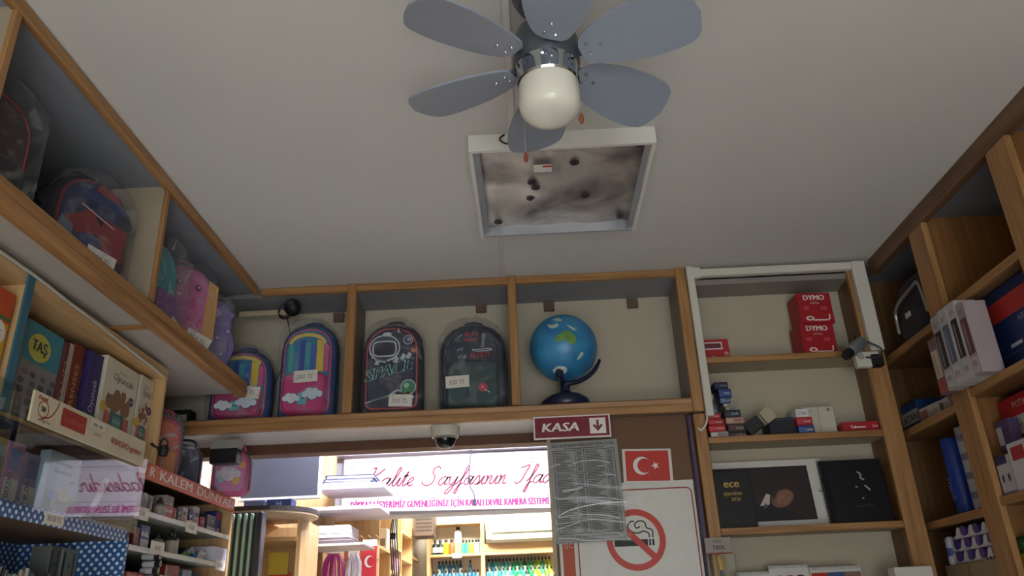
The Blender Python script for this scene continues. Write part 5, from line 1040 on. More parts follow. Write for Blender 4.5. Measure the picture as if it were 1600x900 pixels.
rbox('blue carton with a torn white band lettered ATAN', 1392, 1436, 0.12, S1[1], '#1f4a86', f_matan, 1.60, 0.14, 650)
rbox('white long box lying beside the blue carton', 1438, 1466, 0.06, S1[1], '#bdb6ae', f_small('#8a5a54', '#6a6260', 'KALEM'), 1.58, 0.1, 645, rz=0.12)
rbox('small white box at the upright beside the long box', 1468, 1484, 0.055, S1[1], '#b9b2b0', f_small('#5a4a54', '#4a4450', '12'), 1.58, 0.07, 635)
# rolls
yb = ax(1508, 780, 1.62)[1]
t = thing('foil_roll', 'dark blue wrapped roll standing in the right shelving', 'roll', (1.62, yb, S1[2]+0.0008)); MB().lathe([(0, 0), (0.034, 0), (0.036, 0.004), (0.036, 0.282), (0.034, 0.286), (0.02, 0.286), (0.02, 0.27), (0, 0.27)], 20, cap=False).build('roll', C('#1f3f9a', 0.35), t, smooth=0.7); MB().text('bant', (0, 0, 0), (0, 0.12, 0.99), (0, -0.99, 0.12), size=0.05).xf(Matrix.Translation((-0.0375, 0.012, 0.06))).build('lettering', C('#5a78c8'), t)
t = thing('paper_roll', 'tall white tape pack standing beside the dark blue roll', 'roll', (1.64, yb-0.068, S1[2]+0.0008)); MB().lathe([(0, 0), (0.026, 0), (0.028, 0.004), (0.028, 0.31), (0.026, 0.314), (0, 0.314)], 16, cap=False).build('roll', C('#b9b8c0', 0.35), t, smooth=0.7)
for k in range(4): MB().lathe([(0.0285, 0.05+0.07*k), (0.0285, 0.075+0.07*k)], 16, cap=False).build('printed_band', C('#7d80a0'), t, smooth=True)
# correction tape packs on a cardboard tray
yc = (ax(1468, 870, 1.56)[1]+ax(1560, 850, 1.56)[1])/2
t = thing('cardboard_tray', 'plain cardboard tray under the correction tape packs', 'box', (1.66, yc, 1.472), rz=RZ); MB().cbox(-min(0.19, 3.354-yc), 0.18, -0.1, 0.1, 0, 0.085, 0.002).build('box', C('#8d7a60'), t); MB().box(-0.02, -0.018, -0.1012, -0.1, 0.02, 0.085).build('seam', C('#5d4d3a'), t)
for k in range(3):
    t = thing('correction_tape_pack', ('white and purple correction tape pack, lowest of the pile', 'white and purple correction tape pack in the middle of the pile', 'white and purple correction tape pack, topmost of the pile')[k], 'packet', (1.63, yc+(0.0, 0.0, -0.03)[k], 1.5582+0.042*k), rz=RZ+(0.0, -0.03, 0.05)[k]); ww = (0.165, 0.165, 0.12)[k]
    MB().cbox(-ww, ww, -0.055, 0.05, 0.0, 0.008, 0.002).build('tray', C('#c9c8d2', 0.35), t)
    for i in range(4 if k < 2 else 3):
        xx = -ww+0.045+i*0.083; w3 = [(xx-0.04, 0.006), (xx-0.022, 0.012), (xx-0.012, 0.034), (xx, 0.04), (xx+0.012, 0.034), (xx+0.022, 0.012), (xx+0.04, 0.006)]
        MB().prism(w3, 'y', -0.058, -0.05).build('white_hump', C('#d3d2da', 0.3), t); MB().lathe([(0, -0.03), (0.014, -0.03), (0.018, -0.02), (0.018, 0.06), (0, 0.06)], 12, cap=False).xf(Matrix.Translation((xx+0.032, 0, 0.024)) @ Matrix.Rotation(math.radians(90), 4, 'X')).build('purple_roller', C('#4a3a86', 0.3), t, smooth=True)
t = thing('correction_fluid', 'white correction tube leaning at the end of the pile', 'tube', (1.585, min(3.33, ax(1478, 860, 1.56)[1]), 1.5582), rz=RZ, rx=0.0); MB().lathe([(0, 0), (0.02, 0), (0.022, 0.01), (0.02, 0.09), (0.012, 0.1), (0, 0.1)], 14, cap=False).build('body', C('#c4c4d4', 0.3), t, smooth=True); MB().lathe([(0.0215, 0.03), (0.0208, 0.06)], 14, cap=False).build('label', C('#4a5a9a'), t, smooth=True)
# second bay: boxed pens, navy carton
cols = [('#7a5a64', '#c9b49a', '#b04a44', 'tan pen box with a red base beside the upright'), ('#a9a6a6', '#2b2a2c', '#c4bfc0', 'white pen box with dark window, first of the leaning row'), ('#b9b6b6', '#5a6a86', '#c8c2c4', 'white pen box with blue window in the leaning row'), ('#bdb9b8', '#2a2423', '#c4bcc0', 'white pen box with black pens in the leaning row'), ('#a8989c', '#6a3a44', '#c4b4b8', 'white pen box with red ornament beside the navy carton')]
for k, (cb, cw, cl, lab) in enumerate(cols):
    pxa = (1468, 1482, 1497, 1513, 1529)[k]; hgt = (0.205, 0.27, 0.275, 0.275, 0.25)[k]
    def f_pen(mb, col, y, w, h, cw=cw, cl=cl):
        rect(mb, -w*0.36, w*0.36, h*0.28, h*0.78, y, col(cw)); rect(mb, -w*0.42, w*0.42, h*0.03, h*0.24, y, col(cl)); mb.ribbon([(-w*0.1, h*0.3), (-w*0.1, h*0.72)], UX, UZ, (0, y-0.0006, 0), w*0.14, col('#9a9490')); mb.text('PEN', (0, y-0.0006, h*0.1), UX, UZ, size=0.03, fit=w*0.5, m=col('#6a5a60'), align='c'); mb.text('SET', (0, y-0.0006, h*0.84), UX, UZ, size=0.022, fit=w*0.5, m=col('#6a6468'), align='c')
    rbox(lab, pxa, pxa+15, hgt, S2[1], cb, f_pen, 1.485, 0.05 if k < 2 else 0.075, 610, name='pen_box', group='pen boxes leaning in a row', rz=0.0)
def f_navy(mb, col, y, w, h):
    rect(mb, -w*0.3, w*0.42, h*0.62, h*0.86, y, col('#b8322c')); rect(mb, -w*0.1, w*0.1, h*0.26, h*0.30, y, col('#c4c8d4')); mb.text('ARVI', (w*0.22, y, h*0.5), UX, UZ, size=0.03, m=col('#8a9ac0'), align='c'); mb.ribbon([(-w*0.3, h*0.2), (w*0.3, h*0.2)], UX, UZ, (0, y, 0), 0.002, col('#5a6a90'))
t = rbox('big navy carton with a red square standing in the right shelving', 1548, 1652, 0.282, S2[1]+0.0, '#1c2f5c', f_navy, 1.60, 0.2, 560)
wn = abs(ax(1548, 560, 1.60)[1]-ax(1652, 560, 1.60)[1]); sd = MB(); sd.box(-wn/2-0.001, -wn/2, -0.07, -0.03, 0.19, 0.27); sd.build('white_sticker', C('#c4c4ca'), t); MB().text('ÖZEL SERİ', (-wn/2-0.001, 0.0, 0.05), (0, 0, 1), (0, 1, 0), size=0.022).build('side_lettering', C('#c4c8d4'), t)
# third level
def f_rl(mb, col, y, w, h): rect(mb, -w*0.3, w*0.3, h*0.2, h*0.74, y, col('#c8c4c8')); rect(mb, -w*0.18, w*0.02, h*0.26, h*0.5, y-0.0006, col('#2a2630')); mb.text('MAT', (0.0, y-0.0006, h*0.56), UX, UZ, size=0.03, m=col('#4a4450'), align='c'); mb.text('POTA', (0, y, h*0.84), UX, UZ, size=0.03, m=col('#e0c0c0'), align='c')
rbox('red carton with a white product label in the right shelving', 1566, 1640, 0.26, S2[2]+0.06, '#b01c28', f_rl, 1.64, 0.12, 660)
rbox('purple and white small carton before the red carton', 1552, 1577, 0.10, S2[2]+0.145, '#5a4a78', f_small('#c4c0c8', '#3a3440', 'SET'), 1.60, 0.03, 660)
rbox('red carton lying under the other cartons in the right shelving', 1562, 1640, 0.058, S2[2], '#a01c26', None, 1.66, 0.14, 700)
def f_two(mb, col, y, w, h):
    for sx in (-0.22, 0.2):
        mb.disc((w*sx, y, h*0.42), UX, UZ, w*0.08, 16, col('#3a2c40'), 2.0)
    rect(mb, -w*0.5, w*0.5, 0, h*0.08, y, col('#8a7a9a')); rect(mb, -w*0.5, w*0.3, h*0.78, h*1.0, y, col('#1f2a56'))
rbox('white twin pack with two dark windows at the upright', 1549, 1592, 0.125, S2[2], '#bdb9be', f_two, 1.56, 0.06, 770)
def f_lab(mb, col, y, w, h): rect(mb, -w*0.4, w*0.0, h*0.62, h*0.9, y, col('#a83038')); mb.text('Kalem', (w*0.1, y, h*0.4), UX, UZ, size=0.02, m=col('#3a3438'), align='c'); mb.text('Seti', (w*0.1, y, h*0.25), UX, UZ, size=0.02, m=col('#3a3438'), align='c')
rbox('white carton with a red square label beside the twin pack', 1584, 1640, 0.15, S2[2], '#c4bfc0', f_lab, 1.552, 0.045, 740)
rbox('yellow pack at the upright on the low right shelf', 1574, 1610, 0.09, 1.47, '#c9a21c', f_small('#e0c040', '#5a4a10', 'HB'), 1.58, 0.08, 880)
rbox('dark green pack topmost on the yellow pack', 1576, 1612, 0.05, 1.5605, '#1f4a2c', f_small('#2f6a40', '#c8d8c0', 'HB'), 1.58, 0.08, 850)
# ================================================================== left wall cabinet: toy boxes
LZR = math.radians(90)
def lbox(label, px0, px1, pyt, zb, colr, fn=None, X=-1.36, dp=0.2, pym=640, rz=0.0, h=None, **k):
    """box whose front face lies on plane X, spanning two picture columns"""
    a, b = ax(px0, pym, -1.36)[1], min(2.718, ax(px1, pym, -1.36)[1])-0.0006; hh = h if h else ax((px0+px1)/2, pyt, X)[2]-zb
    return carton(label, (X-dp/2, (a+b)/2, zb), abs(b-a), dp, hh, colr, LZR+rz, fn, **k)
ZS = 1.953
def f_tas(mb, col, y, w, h):
    rect(mb, -w*0.5, w*0.5, h*0.62, h, y+0.0003, col('#3c8a9c')); mb.disc((-w*0.1, y, h*0.78), UX, UZ, w*0.3, 22, col('#c9c25a'), 0.75); mb.text('TAŞ', (-w*0.1, y-0.0006, h*0.74), UX, UZ, size=0.045, fit=w*0.4, m=col('#3a4a42'), align='c', bold=0.002)
    rnd = random.Random(2)
    for i in range(6):
        for j in range(4): mb.disc((-w*0.38+w*0.25*j+rnd.uniform(-.008, .008), y-0.0003*(j % 2), h*(0.08+0.085*i)), UX, UZ, rnd.uniform(0.011, 0.016), 10, col(('#6a6668', '#7d7470', '#5a5860')[rnd.randrange(3)]), 0.65)
a = ax(28, 590, -1.40)[1]
lbox('teal and grey stone painting toy box beside the partition', 32, 95, 508, ZS, '#8d8c90', f_tas, -1.375, 0.2, 600)
def f_spine(c_, txt):
    def f(mb, col, y, w, h): mb.text(txt, (w*0.25, y, h*0.3), (0, 0, 1), (-1, 0, 0), size=w*0.55, fit=h*0.5, m=col(c_))
    return f
for k, (pa, pb, c_, t2, lab, pt_) in enumerate(((96, 104, '#6a3038', 'OYUN', 'thin maroon toy box spine beside the stone box', 532), (104, 111, '#a8a098', 'BOYA', 'thin grey toy box spine between the dark red ones', 534), (111, 127, '#7d3028', 'PRENSES', 'dark red toy box spine beside the purple one', 536), (127, 130, '#5a2420', 'EV', 'narrow brown-red toy box spine beside the purple one', 538))):
    lbox(lab, pa, pb, pt_, ZS, c_, f_spine('#c9a860', t2), -1.37, 0.19, 600, name='toy_box', group='toy boxes standing in the cabinet')
def f_oy(mb, col, y, w, h):
    br = col('#8a6a4e'); mb.text('Oyuncak', (w*0.05, y, h*0.72), UX, UZ, size=0.042, fit=w*0.62, m=col('#4a4448'), align='c', shear=0.2); mb.text('Ahşap', (w*0.0, y, h*0.83), UX, UZ, size=0.018, m=col('#9a9088'), align='c')
    for (x, z, r, s_) in ((-0.02, 0.44, 0.034, 1.0), (-0.055, 0.43, 0.022, 1.2), (0.02, 0.46, 0.02, 1.2), (0.022, 0.56, 0.017, 1.0), (-0.015, 0.52, 0.022, 1.3), (0.05, 0.42, 0.02, 1.5), (0.055, 0.5, 0.013, 1.0), (-0.03, 0.37, 0.014, 1.0), (0.03, 0.36, 0.014, 1.0)): mb.disc((x*w/0.2, y-0.0004*len(mb.f) % 0.001, h*z), UX, UZ, r*w/0.2, 14, br, s_)
    for (x, z) in ((0.013, 0.60), (0.03, 0.6), (-0.068, 0.5)): mb.poly([(x*w/0.2-0.006, y-0.001, h*z-0.008), (x*w/0.2+0.006, y-0.001, h*z-0.008), (x*w/0.2, y-0.001, h*z+0.016)], br)
    mb.disc((w*0.36, y, h*0.55), UX, UZ, 0.018, 18, col('#5a3a6a')); rect(mb, w*0.3, w*0.42, h*0.545, h*0.56, y-0.0005, col('#c8b8d0'))
    mb.disc((-w*0.42, y, h*0.33), UX, UZ, 0.022, 16, col('#d8b84a'))
    for k, c_ in enumerate(('#c84a5a', '#d8843a', '#b85a8a')): 
        for sx in (-1, 1): mb.poly([(sx*w*(0.16+0.07*k), y-0.0006, h*0.14), (sx*w*(0.24+0.07*k), y-0.0006, h*0.15), (sx*w*(0.22+0.07*k), y-0.0006, h*0.3), (sx*w*(0.15+0.07*k), y-0.0006, h*0.31)], col(c_))
    rect(mb, -w*0.2, w*0.2, h*0.12, h*0.32, y-0.001, col('#3f7a78')); rect(mb, -w*0.12, w*0.12, h*0.15, h*0.28, y-0.0015, col('#6a9a94')); mb.text('TOYS', (0, y-0.002, h*0.185), UX, UZ, size=0.02, m=col('#dfe8e4'), align='c'); mb.disc((w*0.3, y-0.0004, h*0.08), UX, UZ, 0.018, 14, col('#3a3a44'))
    mb.v[:] = [(p[0], p[1], h*0.20+p[2]*0.82) for p in mb.v]   # the art sits in the upper part of the face
def f_oysp(mb, col, y, w, h): mb.text('Oyuncak', (w*0.22, y, h*0.38), (0, 0, 1), (-1, 0, 0), size=w*0.5, fit=h*0.34, m=col('#cfc8e0')); rect(mb, -w*0.5, w*0.5, 0, h*0.36, y, col('#2a8a7c')); mb.text('TOYS', (w*0.18, y-0.0006, h*0.16), (0, 0, 1), (-1, 0, 0), size=w*0.35, fit=h*0.14, m=col('#e8f0ec'))
lbox('purple and teal toy box spine lettered Oyuncak', 131, 152, 545, ZS, '#3a2f6a', f_oysp, -1.355, 0.2, 610)
lbox('white Oyuncak toy box with brown teddy bears beside the purple spine', 151, 206, 560, ZS, '#d9d2c2', f_oy, -1.345, 0.04, 620)
lbox('white Oyuncak toy box with brown teddy bears at the cabinet end', 207, 252, 590, ZS, '#d9d2c2', f_oy, -1.345, 0.2, 640)
lbox('orange and yellow toy box behind the partition', -40, 18, 440, ZS, '#d8a032', lambda mb, col, y, w, h: (rect(mb, -w*0.5, w*0.5, h*0.72, h, y, col('#c8542c')), mb.disc((w*0.2, y-0.0006, h*0.62), UX, UZ, 0.032, 20, col('#e8e2d4')), mb.text('Bk', (w*0.2, y-0.0012, h*0.6), UX, UZ, size=0.03, m=col('#a83a2c'), align='c'), rect(mb, -w*0.5, w*0.5, h*0.74, h*0.77, y-0.0006, col('#3a7a4a'))), -1.32, 0.2, 500).location.y = 1.79
# cardboard header strip
t = thing('header_strip', 'long cream cardboard header strip with red labels above the glass case', 'sign', (-1.254, 2.22, 1.93))
MB().cbox(-0.003, 0.003, -0.31, 0.31, 0, 0.08, 0.001).build('strip', C('#d8ccb0', 0.6), t)
mb, col, done = printer(t); x = 0.0042
def rx_(a, b, c, d, m_, dx=0): mb.poly([(x+dx, a, c), (x+dx, b, c), (x+dx, b, d), (x+dx, a, d)], m_)
mb.text('Pentel', (x, -0.29, 0.062), UY, UZ, size=0.016, m=col('#a84a2c'), bold=0.0005)
mb.ribbon([(-0.262+0.022*math.cos(a), 0.04+0.021*math.sin(a)) for a in [2*math.pi*k/24 for k in range(25)]], UY, UZ, (x, 0, 0), 0.003, col('#a84a2c')); mb.text('50', (x, -0.262, 0.034), UY, UZ, size=0.02, m=col('#2a2628'), align='c', bold=0.0008); mb.ribbon(cr([(-0.275, 0.01), (-0.25, 0.02), (-0.225, 0.03), (-0.205, 0.055), (-0.198, 0.075)]), UY, UZ, (x, 0, 0), 0.004, col('#a84a2c')); mb.text('Sign Pen', (x, -0.262, 0.008), UY, UZ, size=0.012, m=col('#4a4040'))
rx_(-0.178, -0.055, 0.02, 0.068, col('#a83428')); mb.text('LuxBrand', (x+0.0006, -0.117, 0.036), UY, UZ, size=0.02, fit=0.1, m=col('#c86a58'), align='c')
rx_(-0.035, 0.05, 0.05, 0.075, col('#e2dccc'), 0.0002); mb.text('CLR / 100', (x+0.0008, 0.005, 0.056), UY, UZ, size=0.012, m=col('#3a3438'), align='c', bold=0.0004); mb.text('KIRMIZI', (x+0.0002, 0.012, 0.032), UY, UZ, size=0.011, m=col('#a84a2c'), align='c')
mb.text('rotring ONLINE®', (x+0.0002, 0.185, 0.03), (0, -1, 0), UZ, size=0.026, fit=0.19, m=col('#a8302c'), align='c', bold=0.0006); done()
# ------------------------------------------------------------------ contents of the glass case
ZG = 1.7225
def pack(label, y, X, w, h, c1, c2, c3, lean=0.0, txt='12'):
    def f(mb, col, yy, w_, h_): rect(mb, -w_*0.4, w_*0.4, h_*0.05, h_*0.48, yy, col(c2)); rect(mb, -w_*0.3, w_*0.3, h_*0.6, h_*0.9, yy, col(c3)); mb.text(txt, (0.0, yy-0.0006, h_*0.2), (0, 0, 1), (-1, 0, 0), size=w_*0.4, m=col('#5a5660'))
    return carton(label, (X, y, ZG), w, 0.03, h, c1, LZR, f, name='pen_pack', cat='packet', group='pen packs in the glass case', ry=lean)
def gy(px, X, py=740): return ax(px, py, X)[1]
pack('pink and white pen pack with a price card in the glass case', gy(22, -1.34), -1.36, 0.075, 0.18, '#b88ab0', '#d8d4d8', '#7a86c0', 0.0, '00,00')
pack('grey and lilac pen pack with a price card in the glass case', gy(52, -1.34), -1.36, 0.075, 0.165, '#7d7aa0', '#cfcdcb', '#5a5a8a', 0.0, '18,00')
pack('yellow and blue pen pack at the dark end of the glass case', gy(-10, -1.34), -1.36, 0.075, 0.18, '#a89a5a', '#d4d0cc', '#5a7ab0', 0.0, '15,00')
pack('purple pen pack leaning beside the green picture box', gy(76, -1.36), -1.39, 0.06, 0.18, '#7a5aa0', '#c88ab8', '#4a4a9a', 0.0, '24')
def f_land(mb, col, y, w, h):
    rect(mb, -w*0.5, w*0.5, 0, h*0.42, y, col('#6fa03a')); mb.disc((w*0.1, y-0.0004, h*0.38), UX, UZ, w*0.2, 16, col('#a8b83a'), 0.5); mb.disc((-w*0.25, y-0.0006, h*0.36), UX, UZ, w*0.12, 14, col('#5a8ac8'), 0.7); mb.text('sevilmeyi', (-w*0.3, y, h*0.82), UX, UZ, size=0.018, fit=w*0.5, m=col('#3a3448')); mb.text('öğreniyorum', (-w*0.32, y, h*0.7), UX, UZ, size=0.014, fit=w*0.55, m=col('#3a3448')); mb.ribbon([(w*0.2, h*0.58), (w*0.26, h*0.62), (w*0.3, h*0.6), (w*0.36, h*0.64)], UX, UZ, (0, y, 0), 0.003, col('#5a7a9a'))
carton('pale blue card box with a green meadow picture in the glass case', (-1.335, gy(103, -1.315), ZG), 0.16, 0.03, 0.185, '#a8c4d8', LZR, f_land)
for k in range(5):
    carton(('brown', 'tan', 'olive', 'dark', 'cream')[k]+' marker box deep in the glass case', (-1.45, 2.30+0.05*k, ZG), 0.05, 0.06, 0.06+0.012*(k % 3), ('#5a4432', '#9a835a', '#6d6a40', '#3a3432', '#b8ad90')[k], LZR, f_small('#c9c2a8', '#4a4438', 'M'), name='marker_box', group='marker boxes in the glass case')
t = thing('marker_pen', 'white marker pen leaning against the glass pane', 'marker', (-1.32, 2.36, ZG), rx=math.radians(-20), ry=math.radians(8)); MB().lathe([(0, 0), (0.004, 0.003), (0.005, 0.03), (0.009, 0.035), (0.009, 0.05), (0, 0.05)], 12, cap=False).build('tip', C('#2a6a8a', 0.3), t, smooth=True); MB().lathe([(0.009, 0.05), (0.01, 0.055), (0.01, 0.155), (0.008, 0.16), (0, 0.16)], 12, cap=False).build('barrel', C('#d8d8e0', 0.3), t, smooth=True)
t = thing('price_tag', 'white shelf price tag on the polka-dot shelf edge', 'tag', (-1.2765, 2.14, 1.703)); MB().box(-0.0008, 0.0008, -0.045, 0.045, 0, 0.03).build('card', CARD, t); MB().text('85,00 TL', (0.0012, 0, 0.009), UY, UZ, size=0.018, align='c').build('lettering', C('#5a5660'), t)
# pens standing in the lower bay
rnd = random.Random(4); pc = ['#c9c6c0', '#5a6a7a', '#2f3440', '#b8b0a0', '#8a4a44', '#6f8a84', '#d8d2c4', '#33406a']
pn_ = {'#c9c6c0': 'silver', '#5a6a7a': 'slate', '#2f3440': 'black', '#b8b0a0': 'beige', '#8a4a44': 'red brown', '#6f8a84': 'sage', '#d8d2c4': 'cream', '#33406a': 'navy'}
t = thing('pen_rack', 'dark pen rack in the lower bay of the polka-dot case', 'rack', (-1.42, 2.14, 1.421)); MB().cbox(-0.09, 0.1, -0.20, 0.21, 0, 0.1, 0.003).build('block', C('#2a2c36'), t); MB().box(0.1, 0.102, -0.20, 0.21, 0.06, 0.09).build('label_strip', C('#3c4050'), t)
for r in range(2):
    for k in range(16):
        c_ = pc[(k*3+r*5) % 8]; y = 1.955+0.0245*k+0.008*r; top = 0.075+0.01*math.sin(k*1.3)+0.012*(1-r)
        t = thing('pen', pn_[c_]+(' pen in the back row of the dark rack' if r == 0 else ' pen in the front row of the dark rack'), 'pen', (-1.46+0.07*r, y, 1.521), rz=0, ry=math.radians(6), group='pens in the dark rack')
        MB().lathe([(0, 0), (0.0065, 0), (0.0065, top*0.8), (0.005, top), (0, top)], 8, cap=False).build('cap', C(c_, 0.3), t, smooth=0.8); MB().box(0.006, 0.0085, -0.0015, 0.0015, top*0.2, top*0.95).build('clip', C('#b8bac0', 0.3, 0.6), t)
for k in range(2):
    carton(('tall grey case standing by the polka-dot end panel', 'narrow grey case with dark stripes beside the pen rack')[k], (-1.45, (2.50, 2.42)[k], 1.421), (0.085, 0.05)[k], 0.06, 0.26, ('#8f948e', '#6d726e')[k], LZR, lambda mb, col, y, w, h: (rect(mb, -w*0.44, -w*0.3, 0, h*0.95, y, col('#33383a')), rect(mb, w*0.2, w*0.3, 0, h*0.95, y, col('#4a4e50')), mb.disc((0, y, h*0.8), UX, UZ, 0.006, 10, col('#3a3c40'))), name='pen_case')
for k in range(4):
    carton(('red', 'magenta', 'dark red', 'crimson')[k]+' marker box below the polka-dot end panel', (-1.32, 2.38+0.042*k, 1.421), 0.04, 0.05, 0.145+0.01*(k % 2), ('#a8343c', '#a83a78', '#7a2a34', '#b83048')[k], LZR, f_small('#d8b0b0', '#f0dcdc', 'R'), name='marker_box', group='red boxes by the end panel')

# ================================================================== ink shelves
ZI = (1.807, 1.693, 1.57)
def sbox(label, px0, px1, h, lev, colr, fn, dp=0.05, X=-1.31, pym=None, **k):
    pm = pym or (800, 850, 895)[lev]; a, b = ax(px0, pm, X)[1], ax(px1, pm, X)[1]; sh = max(0.0, max(a, b)-3.404); a -= sh; b -= sh
    return carton(label, (X-dp/2, (a+b)/2, ZI[lev]+0.0005), abs(b-a)*0.96, dp, h, colr, LZR, fn, **k)
def f_ink(c1, txt='INK', c2='#f0dcd4', top=None):
    def f(mb, col, y, w, h):
        rect(mb, -w*0.46, w*0.46, h*0.03, h*0.42, y, col(c1)); mb.text(txt, (0, y-0.0006, h*0.52), UX, UZ, size=h*0.3, fit=w*0.8, m=col(c2), align='c', bold=0.0012)
        if top: rect(mb, -w*0.5, w*0.5, h*0.85, h, y, col(top))
    return f
def inkpot(label, px, lev, h, r, body, lab_c, capc='#1c1c20', X=-1.325, pym=None, grp=None):
    y = ax(px, pym or (800, 850, 895)[lev], X)[1]; t = thing('ink_bottle', label, 'bottle', (X, y, ZI[lev]+0.0005), group=grp)
    MB().lathe([(0, 0), (r, 0), (r*1.03, h*0.04), (r*1.03, h*0.6), (r*0.9, h*0.68), (r*0.4, h*0.74), (0, h*0.74)], 18, cap=False).build('body', C(body, 0.3), t, smooth=0.8); MB().lathe([(r*1.05, h*0.08), (r*1.05, h*0.55)], 18, cap=False).build('label', C(lab_c, 0.5), t, smooth=True)
    MB().lathe([(r*0.5, h*0.7), (r*0.5, h*0.84), (r*0.25, h*0.88), (r*0.16, h), (0, h)], 14, cap=False).build('cap', C(capc, 0.3), t, smooth=0.7)
sbox('slim white marker box, first on the upper ink shelf', 222, 228, 0.068, 0, '#c9c6c0', f_small('#8a8680', '#3a3438', 'B'))
sbox('slim grey marker box beside the white one on the upper ink shelf', 229, 237, 0.066, 0, '#8d8a88', f_small('#3a3a40', '#c8c8c8', 'B'))
inkpot('round ink bottle with a grey label on the upper ink shelf', 248, 0, 0.075, 0.022, '#8a8a80', '#b8b4a8')
sbox('orange red INK box under a grey top on the upper ink shelf', 257, 271, 0.052, 0, '#b8472c', f_ink('#c8603c', 'INK')); 
sbox('grey printed ink box standing on the orange red INK box', 257, 270, 0.034, 0, '#a8a498', f_small('#8a867a', '#3a3838', 'STAMP')).location.z += 0.0525
sbox('small orange ink box beside the INK box', 272, 276, 0.05, 0, '#b8553c', f_small('#c8806a', '#f0dcd4', 'R'))
sbox('white and red slim ink box on the upper ink shelf', 286, 294, 0.066, 0, '#c9c0bc', f_ink('#c88a80', 'K', '#5a4a4c'))
sbox('dark slim ink box behind the white and red one', 278, 285, 0.06, 0, '#4a4450', f_ink('#9a8a80', 'K', '#c8c0c0'))
sbox('blue and cream ink box with a K on the upper ink shelf', 296, 303, 0.062, 0, '#33406a', f_ink('#c8b8a8', 'K', '#e0dcd8'))
sbox('tall white ink box beside the blue and cream one', 304, 312, 0.082, 0, '#c4c0c4', f_ink('#b88a9a', 'INK', '#4a4a6a'))
sbox('small red ink box on the upper ink shelf', 314, 322, 0.052, 0, '#a8383a', f_ink('#8a2a2c', 'CX', '#e8b8a8'))
sbox('dark grey carton with a white base on the upper ink shelf', 325, 339, 0.07, 0, '#3a3f4a', lambda mb, col, y, w, h: (rect(mb, -w*0.5, w*0.5, 0, h*0.32, y, col('#c9c6c8')), mb.text('PE', (0, y-0.0006, h*0.08), UX, UZ, size=0.014, m=col('#3a3840'), align='c'), mb.text('PE', (w*0.1, y, h*0.55), UX, UZ, size=0.02, m=col('#c8c8cc'), align='c')))
sbox('blue carton with a red corner at the shelf end', 345, 355, 0.092, 0, '#27357a', lambda mb, col, y, w, h: (rect(mb, -w*0.3, w*0.4, h*0.66, h*0.95, y, col('#a8344a')), rect(mb, -w*0.2, w*0.2, h*0.1, h*0.3, y, col('#c4cce4'))))
# second shelf
sbox('dark red INK box, first on the middle ink shelf', 206, 216, 0.066, 1, '#7a3a34', f_ink('#8a4a3c', 'NK', '#c8705a'))
sbox('blue and white INK box on the middle ink shelf', 217, 232, 0.08, 1, '#2f4a86', f_ink('#c4c4c4', 'INK', '#e8e8f0'))
inkpot('small ink bottle with a cream label on the middle ink shelf', 245, 1, 0.068, 0.02, '#8a8678', '#c4beb0')
inkpot('dropper ink bottle with a black nozzle on the middle ink shelf', 267, 1, 0.095, 0.025, '#33302e', '#b4ae9e')
rnd = random.Random(9)
gc_ = [('#5aa03a', 'green'), ('#2f6ab8', 'blue'), ('#3a9a5a', 'emerald'), ('#8a8a8a', 'grey'), ('#27408a', 'navy'), ('#8ac83a', 'bright lime'), ('#c8d83a', 'yellow'), ('#3ac84a', 'neon green'), ('#d85a3a', 'orange'), ('#d8d4cc', 'white')]
for i in range(22):
    px = 284+rnd.uniform(0, 22) if i < 12 else (308+rnd.uniform(0, 8) if i < 15 else 323+rnd.uniform(0, 14)); X = -1.30-rnd.uniform(0, 0.08); c_, nm = gc_[i % 5] if i < 12 else (gc_[9] if i < 15 else gc_[5+i % 4]); y = ax(px, 862, X)[1]
    t = thing('sharpener', nm+(' small sharpener in the pile on the middle ink shelf' if i < 15 else ' small sharpener in the bright pile at the shelf end'), 'sharpener', (X, y, ZI[1]+0.0005+(0.018 if i % 3 == 0 else 0.0)), rz=rnd.uniform(0, 3), group='sharpeners heaped on the ink shelf')
    MB().cbox(-0.016, 0.016, -0.009, 0.009, 0, 0.017, 0.003).build('body', C(c_, 0.3), t); MB().lathe([(0, 0.017), (0.007, 0.017), (0.005, 0.024), (0, 0.024)], 8, cap=False).build('knob', C(c_, 0.3), t, smooth=True)
sbox('blue carton behind the bright sharpeners', 314, 331, 0.06, 1, '#2a3a86', f_small('#4a5aa8', '#c8d0e8', 'G'), 0.06, -1.40)
def f_bx(mb, col, y, w, h):
    for i in range(4):
        for j in range(2): mb.disc((-w*0.35+w*0.23*i, y, h*(0.3+0.35*j)), UX, UZ, 0.003, 8, col('#8a86a0'))
sbox('white patterned carton sticking out at the end of the middle ink shelf', 335, 356, 0.055, 1, '#cfccdc', f_bx, 0.1, -1.27).location.z += 0.003
